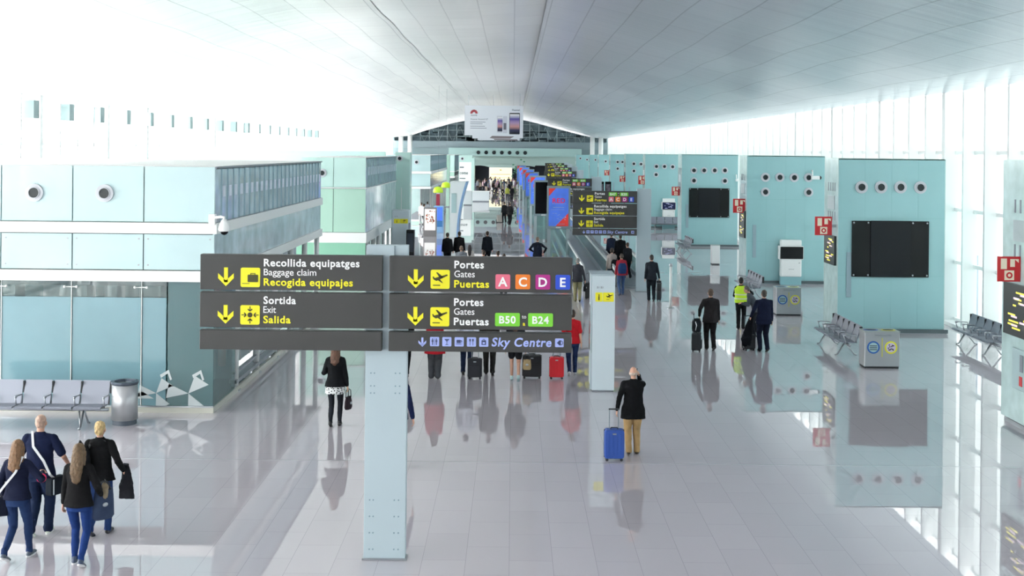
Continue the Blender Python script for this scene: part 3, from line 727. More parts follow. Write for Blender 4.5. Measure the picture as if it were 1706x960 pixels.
# ------------------------------------------------------------------ benches and bins
def bench_proto(n, pitch=.6, arm=False):
    b = thing('bench', '', 'bench')
    for k in range(n):
        x = k*pitch
        s = MB().loft([[(x+.02, -.02, .44), (x+pitch-.02, -.02, .44), (x+pitch-.02, -.02, .415), (x+.02, -.02, .415)], [(x+.02, -.46, .46), (x+pitch-.02, -.46, .46), (x+pitch-.02, -.46, .44), (x+.02, -.46, .44)], [(x+.02, -.5, .43), (x+pitch-.02, -.5, .43), (x+pitch-.02, -.49, .41), (x+.02, -.49, .41)]])
        s.build('seat', M_seat, b)
        s = MB().loft([[(x+.02, -.03, .43), (x+pitch-.02, -.03, .43), (x+pitch-.02, .0, .43), (x+.02, .0, .43)], [(x+.02, .06, .68), (x+pitch-.02, .06, .68), (x+pitch-.02, .085, .68), (x+.02, .085, .68)], [(x+.02, .14, .90), (x+pitch-.02, .14, .90), (x+pitch-.02, .165, .89), (x+.02, .165, .89)]])
        s.build('backrest', M_seat, b)
    for k in range(n+1):
        x = k*pitch
        MB().tube([(x, .0, .42), (x, -.0, .62), (x, -.32, .64), (x, -.36, .6), (x, -.3, .42)], .016, 8).ellipsoid((x, -.34, .63), .03, .05, .03, n=8, m=6).build('armrest', M_steel, b, smooth=True)
        MB().box(x-.014, x+.014, .08, .16, .64, .88).build('divider', M_dark, b)
    MB().tube([(-.05, -.2, .36), (n*pitch+.05, -.2, .36)], .035, 12).build('beam', M_steel, b, smooth=True)
    for x in ([.45, n*pitch-.45] if n <= 5 else [.45, n*pitch/2, n*pitch-.45]):
        MB().tube([(x, -.2, .36), (x, -.42, .04), (x, -.5, .02)], .022, 8).tube([(x, -.2, .36), (x, .06, .04), (x, .14, .02)], .022, 8).tube([(x-.1, -.2, .36), (x, -.42, .04)], .015, 8).build('leg', M_steel, b, smooth=True)
    return b
bp = bench_proto(5)
bx, by = G(186, 700)
bp.location = (G(186, 712)[0]-3.12, G(186, 712)[1]+.2, 0); bp['label'] = 'long grey metal bench facing us before the nearest pavilion, left of the steel bin'
def side_bench(px, py, label, n=5):      # backs along +x, seats face the concourse
    x, y = V(px, py, 1)[0], 0
    X, s = None, None
    u, v = unroll(px, py); s = (v-VY)/(EYE-.9); X = (u-VX)/s; Y = FPX/s
    return dup(bp, (X-.15, Y, 0), -PI/2, label), X, Y
# rotate -90: bench runs toward the camera from its far end
_, bX, bY = side_bench(1391, 521, 'row of five grey metal seats behind the steel bin by the big black screen')
side_bench(1249, 449, 'row of grey metal seats before the white kiosk tower')
side_bench(1143, 392, 'row of grey metal seats before the third tower')
b5, X5, Y5 = side_bench(1620, 522, 'row of grey metal seats near the windows, partly behind the right edge tower')
dup(bp, (10.3, 95.2, 0), 0, 'small far grey bench under the glowing kiosk')
def recycle_bin(px0, px1, base, label, f=1.0, plain=False):
    x0, y = G(px0, base); x1 = G(px1, base)[0]; w = (x1-x0)
    t = thing('recycling_bin', label, 'bin', (x0, y, 0)); h = .98*f; d = .55
    MB().box(0, w, 0, d, .05, h).build('body', M_bin if not plain else M_white, t, bevel=.015); MB().box(.02, w-.02, .02, d-.02, 0, .05).build('foot', M_dark, t)
    MB().box(-.01, w+.01, -.01, d+.01, h, h+.02).build('lid', mat('lid_pale', '#bcc4c0', .3, metal=.4), t)
    if plain: return
    cb, cy_ = mat('ring_blue', '#2f62b0', .4), mat('ring_yellow', '#e3dd3a', .4)
    MB().ring(w*.25, h*.58, .13, .17, -.012, 0).build('badge', cb, t); MB().ring(w*.75, h*.58, .13, .17, -.012, 0).build('badge', cy_, t)
    m = MB().disc(w*.25, h*.58, .13, -.008, 0); m.mi = 1
    for q in range(3): m.box(w*.25-.1, w*.25+.1, -.012, -.008, h*.58-.07+q*.05, h*.58-.05+q*.05)
    m.build('badge_picture', [mat('pic_cyan', '#a6c7cc', .5), mat('pic_dark', '#26323a', .5)], t)
    m = MB().disc(w*.75, h*.58, .13, -.008, 0); m.mi = 1; r_ = random.Random(4)
    for q in range(14): a, b = r_.uniform(-.08,.08), r_.uniform(-.08,.08); m.disc(w*.75+a, h*.58+b, .02, -.012, -.008, 6)
    m.build('badge_picture', [mat('pic_lilac', '#cfc6dd', .5), mat('pic_brown', '#57465f', .5)], t)
    m = MB().ring(0, 0, .12, .17, -.002, .002)
    MB().box(w*.5-.008, w*.5+.008, -.012, 0, h*.32, h*.84).build('yellow_line', cy_, t)
    for xx, mm in ((w*.25, cb), (w*.75, cy_)):
        MB().loft([[(xx+.15*math.cos(2*PI*k/24)*1.3, d*.5+.13*math.sin(2*PI*k/24), h+.021+z) for k in range(24)] for z in (0, .006)]).build('opening_rim', mm, t)
        MB().loft([[(xx+.11*math.cos(2*PI*k/24)*1.3, d*.5+.09*math.sin(2*PI*k/24), h+.027+z) for k in range(24)] for z in (0, .004)]).build('opening', M_dark, t)
    MB().tube([(w*.3, -.03, h*.92), (w*.75, -.03, h*.92)], .014, 8).box(w*.3-.01, w*.3+.01, -.03, 0, h*.9, h*.94).box(w*.75-.01, w*.75+.01, -.03, 0, h*.9, h*.94).build('handle', M_steel, t)
recycle_bin(1440, 1497.5, 614, 'steel recycling bin with two round badges nearest on the right')
recycle_bin(1293, 1334, 526, 'steel recycling bin with a yellow line beside the reflective vest worker')
recycle_bin(1186, 1199, 441, 'narrow pale bin at the end of the third bench', plain=True)
x, y = G(207.5, 706)
t = thing('trash_bin', 'round brushed steel trash bin with a dark rim beside the left bench', 'bin', (x, y, 0)); R_ = .265
MB().tube([(0,0,.1),(0,0,.84)], R_, 40).build('body', M_bin, t, smooth=False)
for p in t.children[0].data.polygons: p.use_smooth = len(p.vertices) == 4
MB().tube([(0,0,0),(0,0,.1)], R_*.93, 32).build('foot', mat('bin_foot', '#4d5663', .4), t)
MB().loft([[(r*math.cos(2*PI*k/40), r*math.sin(2*PI*k/40), z) for k in range(40)] for r, z in ((R_+.005,.83),(R_+.02,.86),(R_+.02,.89),(R_-.05,.895),(R_-.06,.8))], caps=False).build('rim', mat('rim_dark', '#4f5865', .3, metal=.4), t)
MB().tube([(0,0,.78),(0,0,.8)], R_-.05, 32).build('liner', M_dark, t)

# ------------------------------------------------------------------ poster boards along the walkway
def poster(px, py_top, Y, label, dark=False, proto=None):
    x, z = V(px, py_top, Y)
    if proto: return dup(proto, (x, Y, 0), 0, label)
    t = thing('poster_board', label, 'poster', (x, Y, 0)); w = .63; h = 3.9
    MB().box(-w, w, 0, .14, h-2.3, h).build('frame', mat('frame_sage', '#93a5ad', .4), t, bevel=.01)
    p = MB().box(-w+.1, w-.1, -.012, 0, h-2.15, h-.12); pb = p.build('poster', M_black if dark else mat('poster_blue', '#5580ee', .3, vary=.2, vscale=1.5, emit=.12), t)
    if not dark:
        q = MB(); q.prism([(-w+.1, h-.12), (-w+.48, h-.12), (-w+.1, h-.55)], -.016, -.012); q.prism([(w-.1, h-2.15), (w-.1, h-1.45), (-.15, h-2.15)], -.016, -.012); q.build('red_corner', mat('poster_red', '#ea4038', .4, emit=.1), pb)
        q = MB(); text(q, 'RED', -.33, h-.9, .24, -.018, .68); q.build('lettering', mat('poster_crimson', '#d6255a', .4, emit=.15), pb)
        q = MB(); q.box(-.35, .42, -.017, -.012, h-.96, h-.945).box(-.3, .3, -.017, -.012, h-1.16, h-1.13).box(-.42, .3, -.017, -.012, h-1.28, h-1.265); r_ = random.Random(2)
        for i in range(10): a = r_.uniform(-.35, .35); b = h-1.45-r_.uniform(0, .35); seg(q, (a, b), (a+r_.uniform(.06,.15), b+r_.uniform(-.05,.07)), .02, -.017, -.012)
        q.box(0, .34, -.02, -.016, h-2.05, h-2.03); q.build('fine_print', mat('print_pale', '#b9c7f2', .5), pb)
    MB().box(-.14, .14, -.01, .0, h-2.26, h-2.2).build('name_plate', M_lw, t)
    for s in (-1, 1): MB().box(s*(w-.12)-.09, s*(w-.12)+.09, .02, .12, 0, h-2.3).build('leg', mat('leg_sage', '#b3c1c6', .4), t)
    MB().box(-w+.2, w-.2, .05, .08, .1, h-2.3).build('glass_infill', M_balu, t)
    return t
po = poster(931, 305, 2100/31, 'nearest blue and red poster board on two legs beside the moving walkway')
poster(906, 300, 81, 'black blank poster board just behind the nearest blue poster', dark=True)
for i, (px_, y_, nm) in enumerate(((899, 96, 'third'), (889, 113, 'fourth'), (883, 131, 'fifth'), (876, 149, 'sixth'), (871.5, 168, 'seventh'))):
    poster(px_, 0, y_, nm + ' poster board counting back from the nearest one', proto=po)

# ------------------------------------------------------------------ moving walkways
def walkway(x0, x1, y0, y1, label):
    t = thing('moving_walkway', label, 'walkway', ((x0+x1)/2, y0, 0)); w = (x1-x0)/2; L = y1-y0
    MB().box(-w+.08, w-.08, 0, L, 0, .05).build('tread_belt', mat('belt_grey', '#858b96', .35, bump=.2, bscale=60), t)
    MB().box(-w+.05, w-.05, -.9, .0, 0, .03).build('comb_plate', M_steel, t)
    for s in (-1, 1):
        MB().box(s*w-.08, s*w+.08, -.3, L, 0, .22).build('skirt', M_steel, t)
        MB().box(s*w-.012, s*w+.012, 0, L, .2, .95).build('balustrade', M_balu, t)
        MB().tube([(s*w, .2, .35), (s*w, -.25, .45), (s*w, -.45, .72), (s*w, -.2, .98), (s*w, .3, 1.02), (s*w, L, 1.02)], .045, 8).build('handrail', mat('handrail_dark', '#7d838a', .5), t, smooth=True)
        MB().box(s*w-.03, s*w+.03, 0, L, .86, .98).build('rail_trim', M_white, t)
walkway(3.0, 4.25, 52, 96, 'left moving walkway with glass sides, nearer the blue posters')
walkway(4.45, 5.75, 54, 74, 'right moving walkway with glass sides, behind the second direction sign')
def gate_post(px_, base, H, label):
    x, y = G(px_, base); t = thing('barrier_post', label, 'post', (x, y, 0))
    MB().tube([(0,0,0),(0,0,H)], .05, 12).build('pole', M_white, t, smooth=True); MB().tube([(0,0,0),(0,0,.03)], .15, 16).build('foot', M_steel, t); MB().ellipsoid((0,0,H), .07, .07, .07).build('knob', M_steel, t)
gate_post(1117, 514, 1.6, 'slim white barrier post standing on the floor right of the man with a briefcase')

# ------------------------------------------------------------------ hanging banner
yb = 112.0; a = V(774, 232, yb); b = V(872, 176, yb)
t = thing('hanging_banner', 'white phone advertising banner hanging from the ceiling far down the hall', 'banner', (0, yb, 0))
zb = lambda p: V(823, p, yb)[1]; xb = lambda p: V(p, 205, yb)[0]
MB().prism([(xb(774), zb(176)), (xb(774), zb(226)), (xb(787), zb(226)), (xb(787), zb(231)), (xb(796), zb(231)), (xb(796), zb(234)), (xb(866), zb(234)), (xb(866), zb(230)), (xb(871.5), zb(230)), (xb(871.5), zb(176))], 0, .12).build('panel', mat('banner_white', '#eceff8', .5), t)
m = MB(); cxb, czb = xb(789.5), zb(187)
for k in range(8):
    a_ = math.radians(8+k*23.5); L_ = .36; d = Vector((math.cos(a_), math.sin(a_))); n_ = Vector((-d.y, d.x))
    P_ = [d*.09, d*.2+n_*.05, d*.32+n_*.05, d*L_, d*.32-n_*.05, d*.2-n_*.05]
    m.prism([(cxb+p.x, czb-.12+p.y) for p in P_], -.01, 0)
m.build('red_emblem', mat('emblem_red', '#b8434f', .5), t)
m = MB(); text(m, 'HUAWEI', cxb, zb(193.5), .12, -.006, .55, centre=True); text(m, 'Huawei', xb(853), zb(184.5), .17, -.006, .68)
text(m, 'Huawei Ascend G7', xb(784), zb(200), .13, -.006, 1.55, bold=False)
for i, (p, w_) in enumerate(((203.5, 1.35), (206.5, 1.1), (210.3, 1.3), (213.5, 1.45))): m.box(xb(783.5), xb(783.5)+w_, -.006, 0, zb(p)-.035, zb(p)+.01)
m.build('lettering', mat('letter_slate', '#7f8597', .5), t)
sunset = bpy.data.materials.new('phone_sunset'); sunset.use_nodes = True; nt = sunset.node_tree; bs = nt.nodes['Principled BSDF']
tcn = nt.nodes.new('ShaderNodeTexCoord'); spn = nt.nodes.new('ShaderNodeSeparateXYZ'); mrn = nt.nodes.new('ShaderNodeMapRange'); rp = nt.nodes.new('ShaderNodeValToRGB')
nt.links.new(tcn.outputs['Generated'], spn.inputs[0]); nt.links.new(spn.outputs[2], rp.inputs[0]); nt.links.new(rp.outputs[0], bs.inputs['Base Color'])
for p_, c_ in ((0, '#232733'), (.18, '#4a4150'), (.35, '#d39b97'), (.55, '#b79ac4'), (.75, '#5b51a8'), (1, '#2b2f57')):
    e_ = rp.color_ramp.elements.new(p_) if p_ not in (0, 1) else rp.color_ramp.elements[int(p_)]; e_.color = srgb(c_)
MB().prism(rrect(xb(848.6), xb(866), zb(223.5), zb(188), .06), -.03, 0).build('phone_picture', mat('phone_body', '#2a2b33', .3), t)
MB().box(xb(849.4), xb(865.2), -.035, -.03, zb(222), zb(190)).build('phone_screen', sunset, t)
MB().prism(rrect(xb(828), xb(837), zb(221), zb(193), .04), -.03, 0).build('phone_picture', mat('phone_pale', '#d8d9e6', .3), t)
MB().box(xb(829), xb(837), -.035, -.03, zb(219), zb(195)).build('phone_screen', sunset, t)
MB().prism(rrect(xb(838), xb(845), zb(222), zb(193.5), .04), -.03, 0).build('phone_picture', mat('phone_pale', '#d8d9e6', .3), t)
MB().box(xb(839), xb(843.5), -.035, -.03, zb(216), zb(205)).build('phone_screen', mat('phone_grey_panel', '#6b6a78', .4), t)
MB().prism([(xb(816), zb(230)), (xb(820), zb(226.5)), (xb(857), zb(227)), (xb(850), zb(231)), (xb(822), zb(231))], -.02, 0).prism([(xb(823), zb(231.5)), (xb(862), zb(232)), (xb(863), zb(234)), (xb(824), zb(233.4))], -.02, 0).build('phone_edge_picture', mat('phone_edge', '#8a7f86', .3), t)
m = MB()
for p in (780, 822, 866): m.tube([(xb(p), .06, zb(176)), (xb(p), .06, 10.9)], .015, 6)
m.build('cable', M_steel, t)

# ------------------------------------------------------------------ middle distance, left: tower, light boxes, lamps, shop, counter
def slab(px0, px1, y, H, label, ports, m=None):
    x0 = V(px0, 300, y)[0]; x1 = V(px1, 300, y)[0]; t = thing('cladding_tower', label, 'tower', (x0, y, 0)); w = x1-x0
    MB().box(0, w, 0, 1.2, .1, H).build('body', m or M_mint2, t, bevel=.01); MB().box(.02, w-.02, .02, 1.18, 0, .1).build('plinth', M_grey, t)
    MB().box(w*.42, w*.46, -.01, 0, 2.2, 3.6).build('seam', M_white, t); MB().box(-.01, w+.01, -.01, 1.21, H, H+.02).build('cap', M_white, t)
    for a_, b_ in ports: q = V(a_, b_, y); nozzle(t, q[0]-x0, q[1], 0, .1)
slab(658, 683, 72.2, 5.62, 'slim pale mint tower with one nozzle behind the green pavilion', [(666, 264)])
slab(733, 748.5, 128, 5.3, 'slim pale green tower behind the lime lamps', [(739, 287)], M_green)
def lightbox(px0, px1, base, top, label, col, kind):
    x0, y = G(px0, base); x1 = G(px1, base)[0]; w = (x1-x0)/2; H = V((px0+px1)/2, top, y)[1]
    t = thing('advert_lightbox', label, 'lightbox', ((x0+x1)/2, y, 0))
    MB().box(-w, w, 0, .25, .0, H).build('casing', mat('casing_'+kind, col, .35), t, bevel=.02)
    MB().box(-w+.09, w-.09, -.02, 0, .42, H-.1).build('poster', mat('poster_'+kind, '#f3efec' if kind == 'white' else '#a9cbea', .3, emit=.25), t)
    m = MB(); r_ = random.Random(9)
    if kind == 'white':
        for i in range(26): a_ = r_.uniform(-w+.15, w-.15); z_ = 1.0+r_.uniform(0, .75)*(1-.4*abs(a_)); m.disc(a_, z_, r_.uniform(.03, .07), -.026, -.02, 9)
        m.build('petals', mat('petal_coral', '#d3705c', .5), t)
        m = MB()
        for i in range(16): a_ = r_.uniform(-w+.15, w-.15); z_ = .9+r_.uniform(0, .6); m.disc(a_, z_, r_.uniform(.02, .05), -.028, -.02, 9)
        m.build('petals', mat('petal_tan', '#b99a86', .5), t)
    else:
        m.box(-w+.09, w-.09, -.026, -.02, .42, .85); m.build('poster_band', mat('band_blue', '#3e79b5', .4), t)
lightbox(722, 739, 388, 343, 'blue advertising light box half hidden behind the white one', '#8db4dc', 'blue')
lightbox(705, 727.5, 394, 346, 'white advertising light box with coral petals and a grey frame', '#8d8789', 'white')
for k_, (px_, py_, lab) in enumerate(((730, 316, 'lower left lime green pendant lamp shade'), (743, 308, 'upper right lime green pendant lamp shade'))):
    yl = 91+k_*5; a = V(px_, py_, yl); t = thing('pendant_lamp', lab, 'lamp', (a[0], yl, a[1]))
    MB().tube([(0,0,-.22),(0,0,-.08),(0,0,.14),(0,0,.22)], [.36,.36,.28,.08], 20).build('lamp_shade', mat('lime_shade', '#b5d92c', .4, emit=.12), t, smooth=True); MB().tube([(0,0,.25),(0,0,10.45-a[1])], .006, 6).build('cord', M_grey, t)
a = V(729.5, 341, 100); t = thing('vending_column', 'dark red standing column under the lime lamps', 'column', (a[0], 100, 0))
MB().box(-.14, .14, 0, .3, 1.2, 2.3).build('red_body', mat('deep_red', '#a3304a', .4), t); MB().box(-.16, .16, -.02, .32, 0, 1.2).build('base', M_white, t); MB().box(-.12, .12, 0, .28, 2.3, 2.6).build('top', M_white, t)
# curved white stand
ys_ = 84.0; x0 = V(750, 300, ys_)[0]; x1 = V(777, 300, ys_)[0]; zt_ = V(765, 303, ys_)[1]
t = thing('exhibition_stand', 'white exhibition stand with a tall curved blue edge on the left of the hall', 'stand', (x0, ys_, 0)); w = x1-x0
prof_ = [(0, 0), (w*.45, 0)] + [(w*.45 + w*.55*(k/10)**2.0, zt_*k/10) for k in range(1, 11)] + [(0, zt_)]
MB().prism(prof_, 0, 2.2).build('body', mat('stand_white', '#f0f5f8', .3), t)
m = MB(); cv = [(w*.45 + w*.55*(k/10)**2.0, zt_*k/10) for k in range(0, 11)]
for p, q in zip(cv, cv[1:]): m.add([(p[0]-.03, -.03, p[1]), (p[0]+.1, -.03, p[1]), (q[0]+.1, -.03, q[1]), (q[0]-.03, -.03, q[1]), (p[0]-.03, 2.2, p[1]), (p[0]+.1, 2.2, p[1]), (q[0]+.1, 2.2, q[1]), (q[0]-.03, 2.2, q[1])], [(0,1,2,3),(7,6,5,4),(0,4,5,1),(1,5,6,2),(2,6,7,3),(3,7,4,0)])
m.build('blue_edge', mat('edge_blue', '#8fb1dc', .3), t)
MB().box(-.02, 0, .2, 2.0, 1.2, 2.2).box(.1, w*.4, -.02, 0, 1.6, 2.9).build('inset_panel', M_left, t)
# shop front with the word
ys_ = 150.0; a = V(764, 318, ys_); b = V(787, 257, ys_)
t = thing('boutique_facade', 'white shop front with dark lettering before the far pavilion', 'shop', (a[0], ys_, 0)); w = b[0]-a[0]
MB().box(0, w, 0, 3, 0, 5.2).build('wall', M_mint2, t); MB().box(.05, w-.1, -.05, 0, 1.0, 4.4).build('white_panel', mat('shop_white', '#f2f7f6', .4), t)
m = MB(); text(m, 'come', .1, 2.95, .36, -.06, w*.62); m.box(.1, w*.5, -.06, -.05, 2.4, 2.5).box(.1, .6, -.06, -.05, 3.7, 3.85); m.build('lettering', mat('letter_teal', '#56686e', .5), t); nozzle(t, w*.25, 4.8, 0, .13)
MB().box(w-.1, w+.25, -.1, 3, 0, 4.9).build('side_frame', M_mint2, t)
# counters
def counter(px0, px1, base, H, D, label, slant=False):
    x0, y = G(px0, base); x1 = G(px1, base)[0]; t = thing('service_counter', label, 'counter', (x0, y, 0)); w = x1-x0
    MB().box(0, w, 0, D, .1, H).build('body', mat('counter_pale', '#d3dbdf', .3), t, bevel=.02); MB().box(.03, w-.03, .04, D, 0, .1).build('kick_plate', M_grey, t); MB().box(-.05, w+.05, -.05, D+.05, H, H+.05).build('top', M_white, t)
counter(772, 786, 342, 1.5, 1.5, 'pale rectangular counter left of the long white counter')
counter(787, 815, 336, 1.15, 1.2, 'long low white counter before the far crowd')
# ornamental tree by the dark shop
a = V(866, 318, 180); t = thing('potted_tree', 'small dark green indoor tree right of the glowing shop display', 'tree', (a[0], 180, 0))
MB().tube([(0,0,0),(0,0,.6)], [.35,.45], 16).build('pot', M_grey, t); MB().tube([(0,0,.5),(.05,0,2.6)], [.1,.05], 8).build('trunk', mat('bark', '#5a4a3a', .8), t)
m = MB(); r_ = random.Random(8)
for i in range(60):
    d = Vector((r_.gauss(0,.42), r_.gauss(0,.42), 3.0+r_.gauss(0,.5))); m.ellipsoid(d, .16, .16, .1, n=6, m=4)
m.build('foliage', mat('foliage_green', '#4d8a6c', .6, vary=.3, vscale=8), t)
# portrait screens behind the second sign
for px_, lab in ((1001, 'left black portrait screen beside the far mint wall'), (1013, 'right dark portrait screen beside the far mint wall')):
    a = V(px_, 330, 92); t = thing('portrait_screen', lab, 'screen', (a[0], 92, 0))
    MB().box(-.22, .22, 0, .15, 1.4, 3.6).build('casing', M_black, t, bevel=.02); MB().box(-.16, .16, -.02, 0, 1.6, 3.4).build('screen', mat('screen_mixed', '#5b5560', .2, vary=.5, vscale=4), t); MB().box(-.05, .05, .03, .12, 0, 1.4).box(-.25, .25, -.1, .3, 0, .04).build('stand', M_steel, t)
# ------------------------------------------------------------------ people
def remesh(mb, vox, wr=0, ws=7, seed=0):
    me = mb.mesh('tmp'); o = bpy.data.objects.new('tmp', me); COL.objects.link(o)
    r = o.modifiers.new('r', 'REMESH'); r.mode = 'VOXEL'; r.voxel_size = vox
    s = o.modifiers.new('s', 'SMOOTH'); s.factor = .6; s.iterations = 3 if vox < .008 else 2
    bpy.context.view_layer.update()
    out = bpy.data.meshes.new_from_object(o.evaluated_get(bpy.context.evaluated_depsgraph_get()))
    bpy.data.objects.remove(o); bpy.data.meshes.remove(me)
    if wr:
        nn = [v.normal.copy() for v in out.vertices]
        for v, n in zip(out.vertices, nn):
            p = v.co + Vector((seed, seed*.7, 0))
            f = noise.noise(Vector((p.x*ws, p.y*ws, p.z*ws*.8))) + .6*noise.noise(Vector((p.x*ws*2.3, p.y*ws*2.3, p.z*ws*3.1)))
            v.co += n*f*wr
    for p in out.polygons: p.use_smooth = True
    return out
def ik(a, b, l1, l2, pole):
    a = Vector(a); b = Vector(b); d = b-a; L = min(d.length, (l1+l2)*.999); dh = d.normalized(); b = a+dh*L
    x = (l1*l1-l2*l2+L*L)/(2*L); h = math.sqrt(max(0, l1*l1-x*x)); p = Vector(pole); p = (p-dh*p.dot(dh)).normalized()
    return a+dh*x+p*h, b
CL = {}
def cloth(col, rough=.85):
    return mat('cloth_'+col.strip('#'), col, rough, vary=.12, vscale=9, bump=.15, bscale=160, spec=.12)
SKIN = {'light': '#c99a84', 'tan': '#a8785f'}
cnt = [0]
def person(loc, rz, h, label, lod=1, sex='m', hair=('short', '#3a2c22'), top='#1b1d22', hem=.84, flare=1.0, sleeve='long', bottom='trousers', bcol='#22242a', leg_fat=1.0,
           shoes='#1a1a1c', sole=None, step=.14, lhand=None, rhand=None, bare=False, lean=0, build=1.0, headturn=0, vest=None, skirt=None, skin='light', scale_only=None, group=None, bend=0, armpole=None, hoodbulk=0, sock=None):
    cnt[0] += 1; sd = cnt[0]*3.3
    S = h/1.75; root = thing('person', label, 'person', (loc[0], loc[1], 0), rz, group)
    V3 = Vector; f = .93 if sex == 'f' else 1.0
    lnr = V3((0, lean, 0)); hb = V3((0, 0, .93)); 
    def up(x, y, z):                       # a point of the upper body, bent forward by 'bend' about the hip
        p = V3((x, y, z))
        if bend and z > .93:
            d = p-V3((0,0,.93)); p = V3((0,0,.93)) + Matrix.Rotation(-bend, 3, 'X') @ d
        return p + lnr*max(0, z-.93)*1.2
    sh = .162*f*build; shl, shr = up(-sh, 0, 1.40), up(sh, 0, 1.40)
    hipx = .095
    # legs: left foot ahead, right foot behind with heel raised (step may be negative)
    lf = V3((-.085, step, .085)); rf = V3((.085, -step*1.1, .085 + min(.09, abs(step)*.35)*(1 if step > 0 else 0)))
    if step < 0: lf.z += min(.09, abs(step)*.35)
    kl, lf = ik((-hipx, 0, .91), lf, .44, .42, (0, 1, 0)); kr, rf = ik((hipx, 0, .91), rf, .44, .42, (0, 1, 0))
    lh = lhand or (-sh-.08, .1 if step < 0 else -.04, .80); rh = rhand or (sh+.08, .1 if step > 0 else -.04, .80)
    ap = armpole or ((-.5, -1, -.2), (.5, -1, -.2))
    el, wl = ik(shl, lh, .29, .26, ap[0]); er, wr_ = ik(shr, rh, .29, .26, ap[1])
    sc = lambda m: [setattr(v, 'co', v.co*S) for v in m.vertices]
    def put(name, mb, vox, m, wr=0, ws=7, lab=None):
        me = remesh(mb, vox, wr, ws, sd); me.transform(Matrix.Scale(S, 4)); me.materials.append(m)
        o = link(name, me, root)
        if lab: o['label'] = lab
        return o
    vb = {2: .0055, 1: .009, 0: .016}[lod]; vc = {2: .009, 1: .012, 0: .018}[lod]
    # --- body: one continuous figure
    b = MB(); hc = up(0, .015, 1.625); R = Matrix.Rotation(headturn, 3, 'Z')
    if bend: R = Matrix.Rotation(-bend, 3, 'X') @ R
    hp = lambda x, y, z: hc + R @ V3((x, y, z))
    b.ellipsoid(hp(0, -.008, .02), .073, .092, .098, R); b.ellipsoid(hp(0, .02, -.035), .057, .072, .078, R)
    b.ellipsoid(hp(0, .062, -.075), .03, .028, .025, R)
    b.capsule(hp(0, .088, .0), hp(0, .102, -.022), .010, .015, 8); b.ellipsoid(hp(0, .086, -.05), .024, .010, .008, R)
    b.ellipsoid(hp(-.03, .082, .022), .022, .012, .007, R); b.ellipsoid(hp(.03, .082, .022), .022, .012, .007, R)
    for s in (-1, 1): b.ellipsoid(hp(s*.074, .0, -.012), .011, .02, .032, R); b.ellipsoid(hp(s*.028, .083, .008), .013, .01, .009, R)
    b.capsule(up(0, -.01, 1.44), hp(0, -.01, -.06), .056*f, .052*f)
    for s, so in ((-1, shl), (1, shr)): b.capsule(up(0, -.01, 1.45), so-V3((s*.03, 0, 0)), .048, .04)
    rr = [(.87, .14, .09), (.95, .145*1.02, .10), (1.08, .125, .092), (1.2, .135, .10), (1.33, .15*f, .105), (1.43, .12*f, .075)]
    ring = []
    for z, rx, ry in rr:
        c = up(0, 0, z); ring.append([c + V3((rx*build*math.cos(2*PI*k/20), ry*build*math.sin(2*PI*k/20), 0)) for k in range(20)])
    b.loft(ring)
    for s_, e_, w_ in ((shl, el, wl), (shr, er, wr_)):
        b.capsule(s_, e_, .044*build, .036); b.capsule(e_, w_, .038, .025)
    for hx, k_, f_ in ((-hipx, kl, lf), (hipx, kr, rf)):
        b.capsule((hx, 0, .88), k_, .078*build, .052); b.capsule(k_, k_*.45+f_*.55+V3((0,-.012,.0)), .047, .046); b.capsule(k_*.45+f_*.55+V3((0,-.012,0)), f_, .046, .033)
    # hands: palm, four curled fingers, thumb
    for s, e_, w_ in ((-1, el, wl), (1, er, wr_)):
        d = (w_-e_).normalized(); side = V3((0, 1, 0)); side = (side-d*side.dot(d))
        side = side.normalized() if side.length > .2 else V3((0,0,1)); nrm = d.cross(side).normalized()*(-s if abs(d.z) > .5 else 1)
        if nrm.dot(V3((-s, 0, 0))) < 0: nrm = -nrm
        pc = w_+d*.05
        b.loft([[w_+d*t+side*(wd*math.cos(2*PI*k/12))+nrm*(th*math.sin(2*PI*k/12)) for k in range(12)] for t, wd, th in ((-.01,.024,.019),(.02,.032,.018),(.06,.043,.017),(.095,.041,.013))])
        if lod >= 1:
            grip = 1.0 if (lhand if s < 0 else rhand) else .45
            for i, L in enumerate((.068, .076, .071, .056)):
                r0 = w_+d*.085+side*(.031-.0215*i); r1 = r0+d*L*.5+nrm*L*.22*grip; r2 = r1+d*L*.32*(1-.5*grip)+nrm*L*.45*grip
                b.capsule(r0, r1, .0088, .008, 8); b.capsule(r1, r2, .008, .0068, 8)
            t0 = w_+d*.03+side*.03; t1 = t0+d*.03+side*.026+nrm*.012; b.capsule(t0, t1, .012, .010, 8); b.capsule(t1, t1+d*.028+nrm*.014, .010, .008, 8)
        else: b.ellipsoid(w_+d*.11, .02, .03, .04)
    put('body', b, vb, mat('skin_'+skin, SKIN[skin], .5))
    # --- eyes
    if lod == 2:
        e = MB()
        for s in (-1, 1): e.ellipsoid(hp(s*.029, .089, .008), .009, .006, .006, R, 8, 6)
        me = e.mesh('eyes'); me.transform(Matrix.Scale(S, 4)); me.materials.append(mat('eye_dark', '#2a211d', .2)); link('eyes', me, root)
    # --- hair
    st, hcol = hair; H = MB(); hm = mat('hair_'+hcol.strip('#'), hcol, .55, vary=.25, vscale=22, bump=.4, bscale=90)
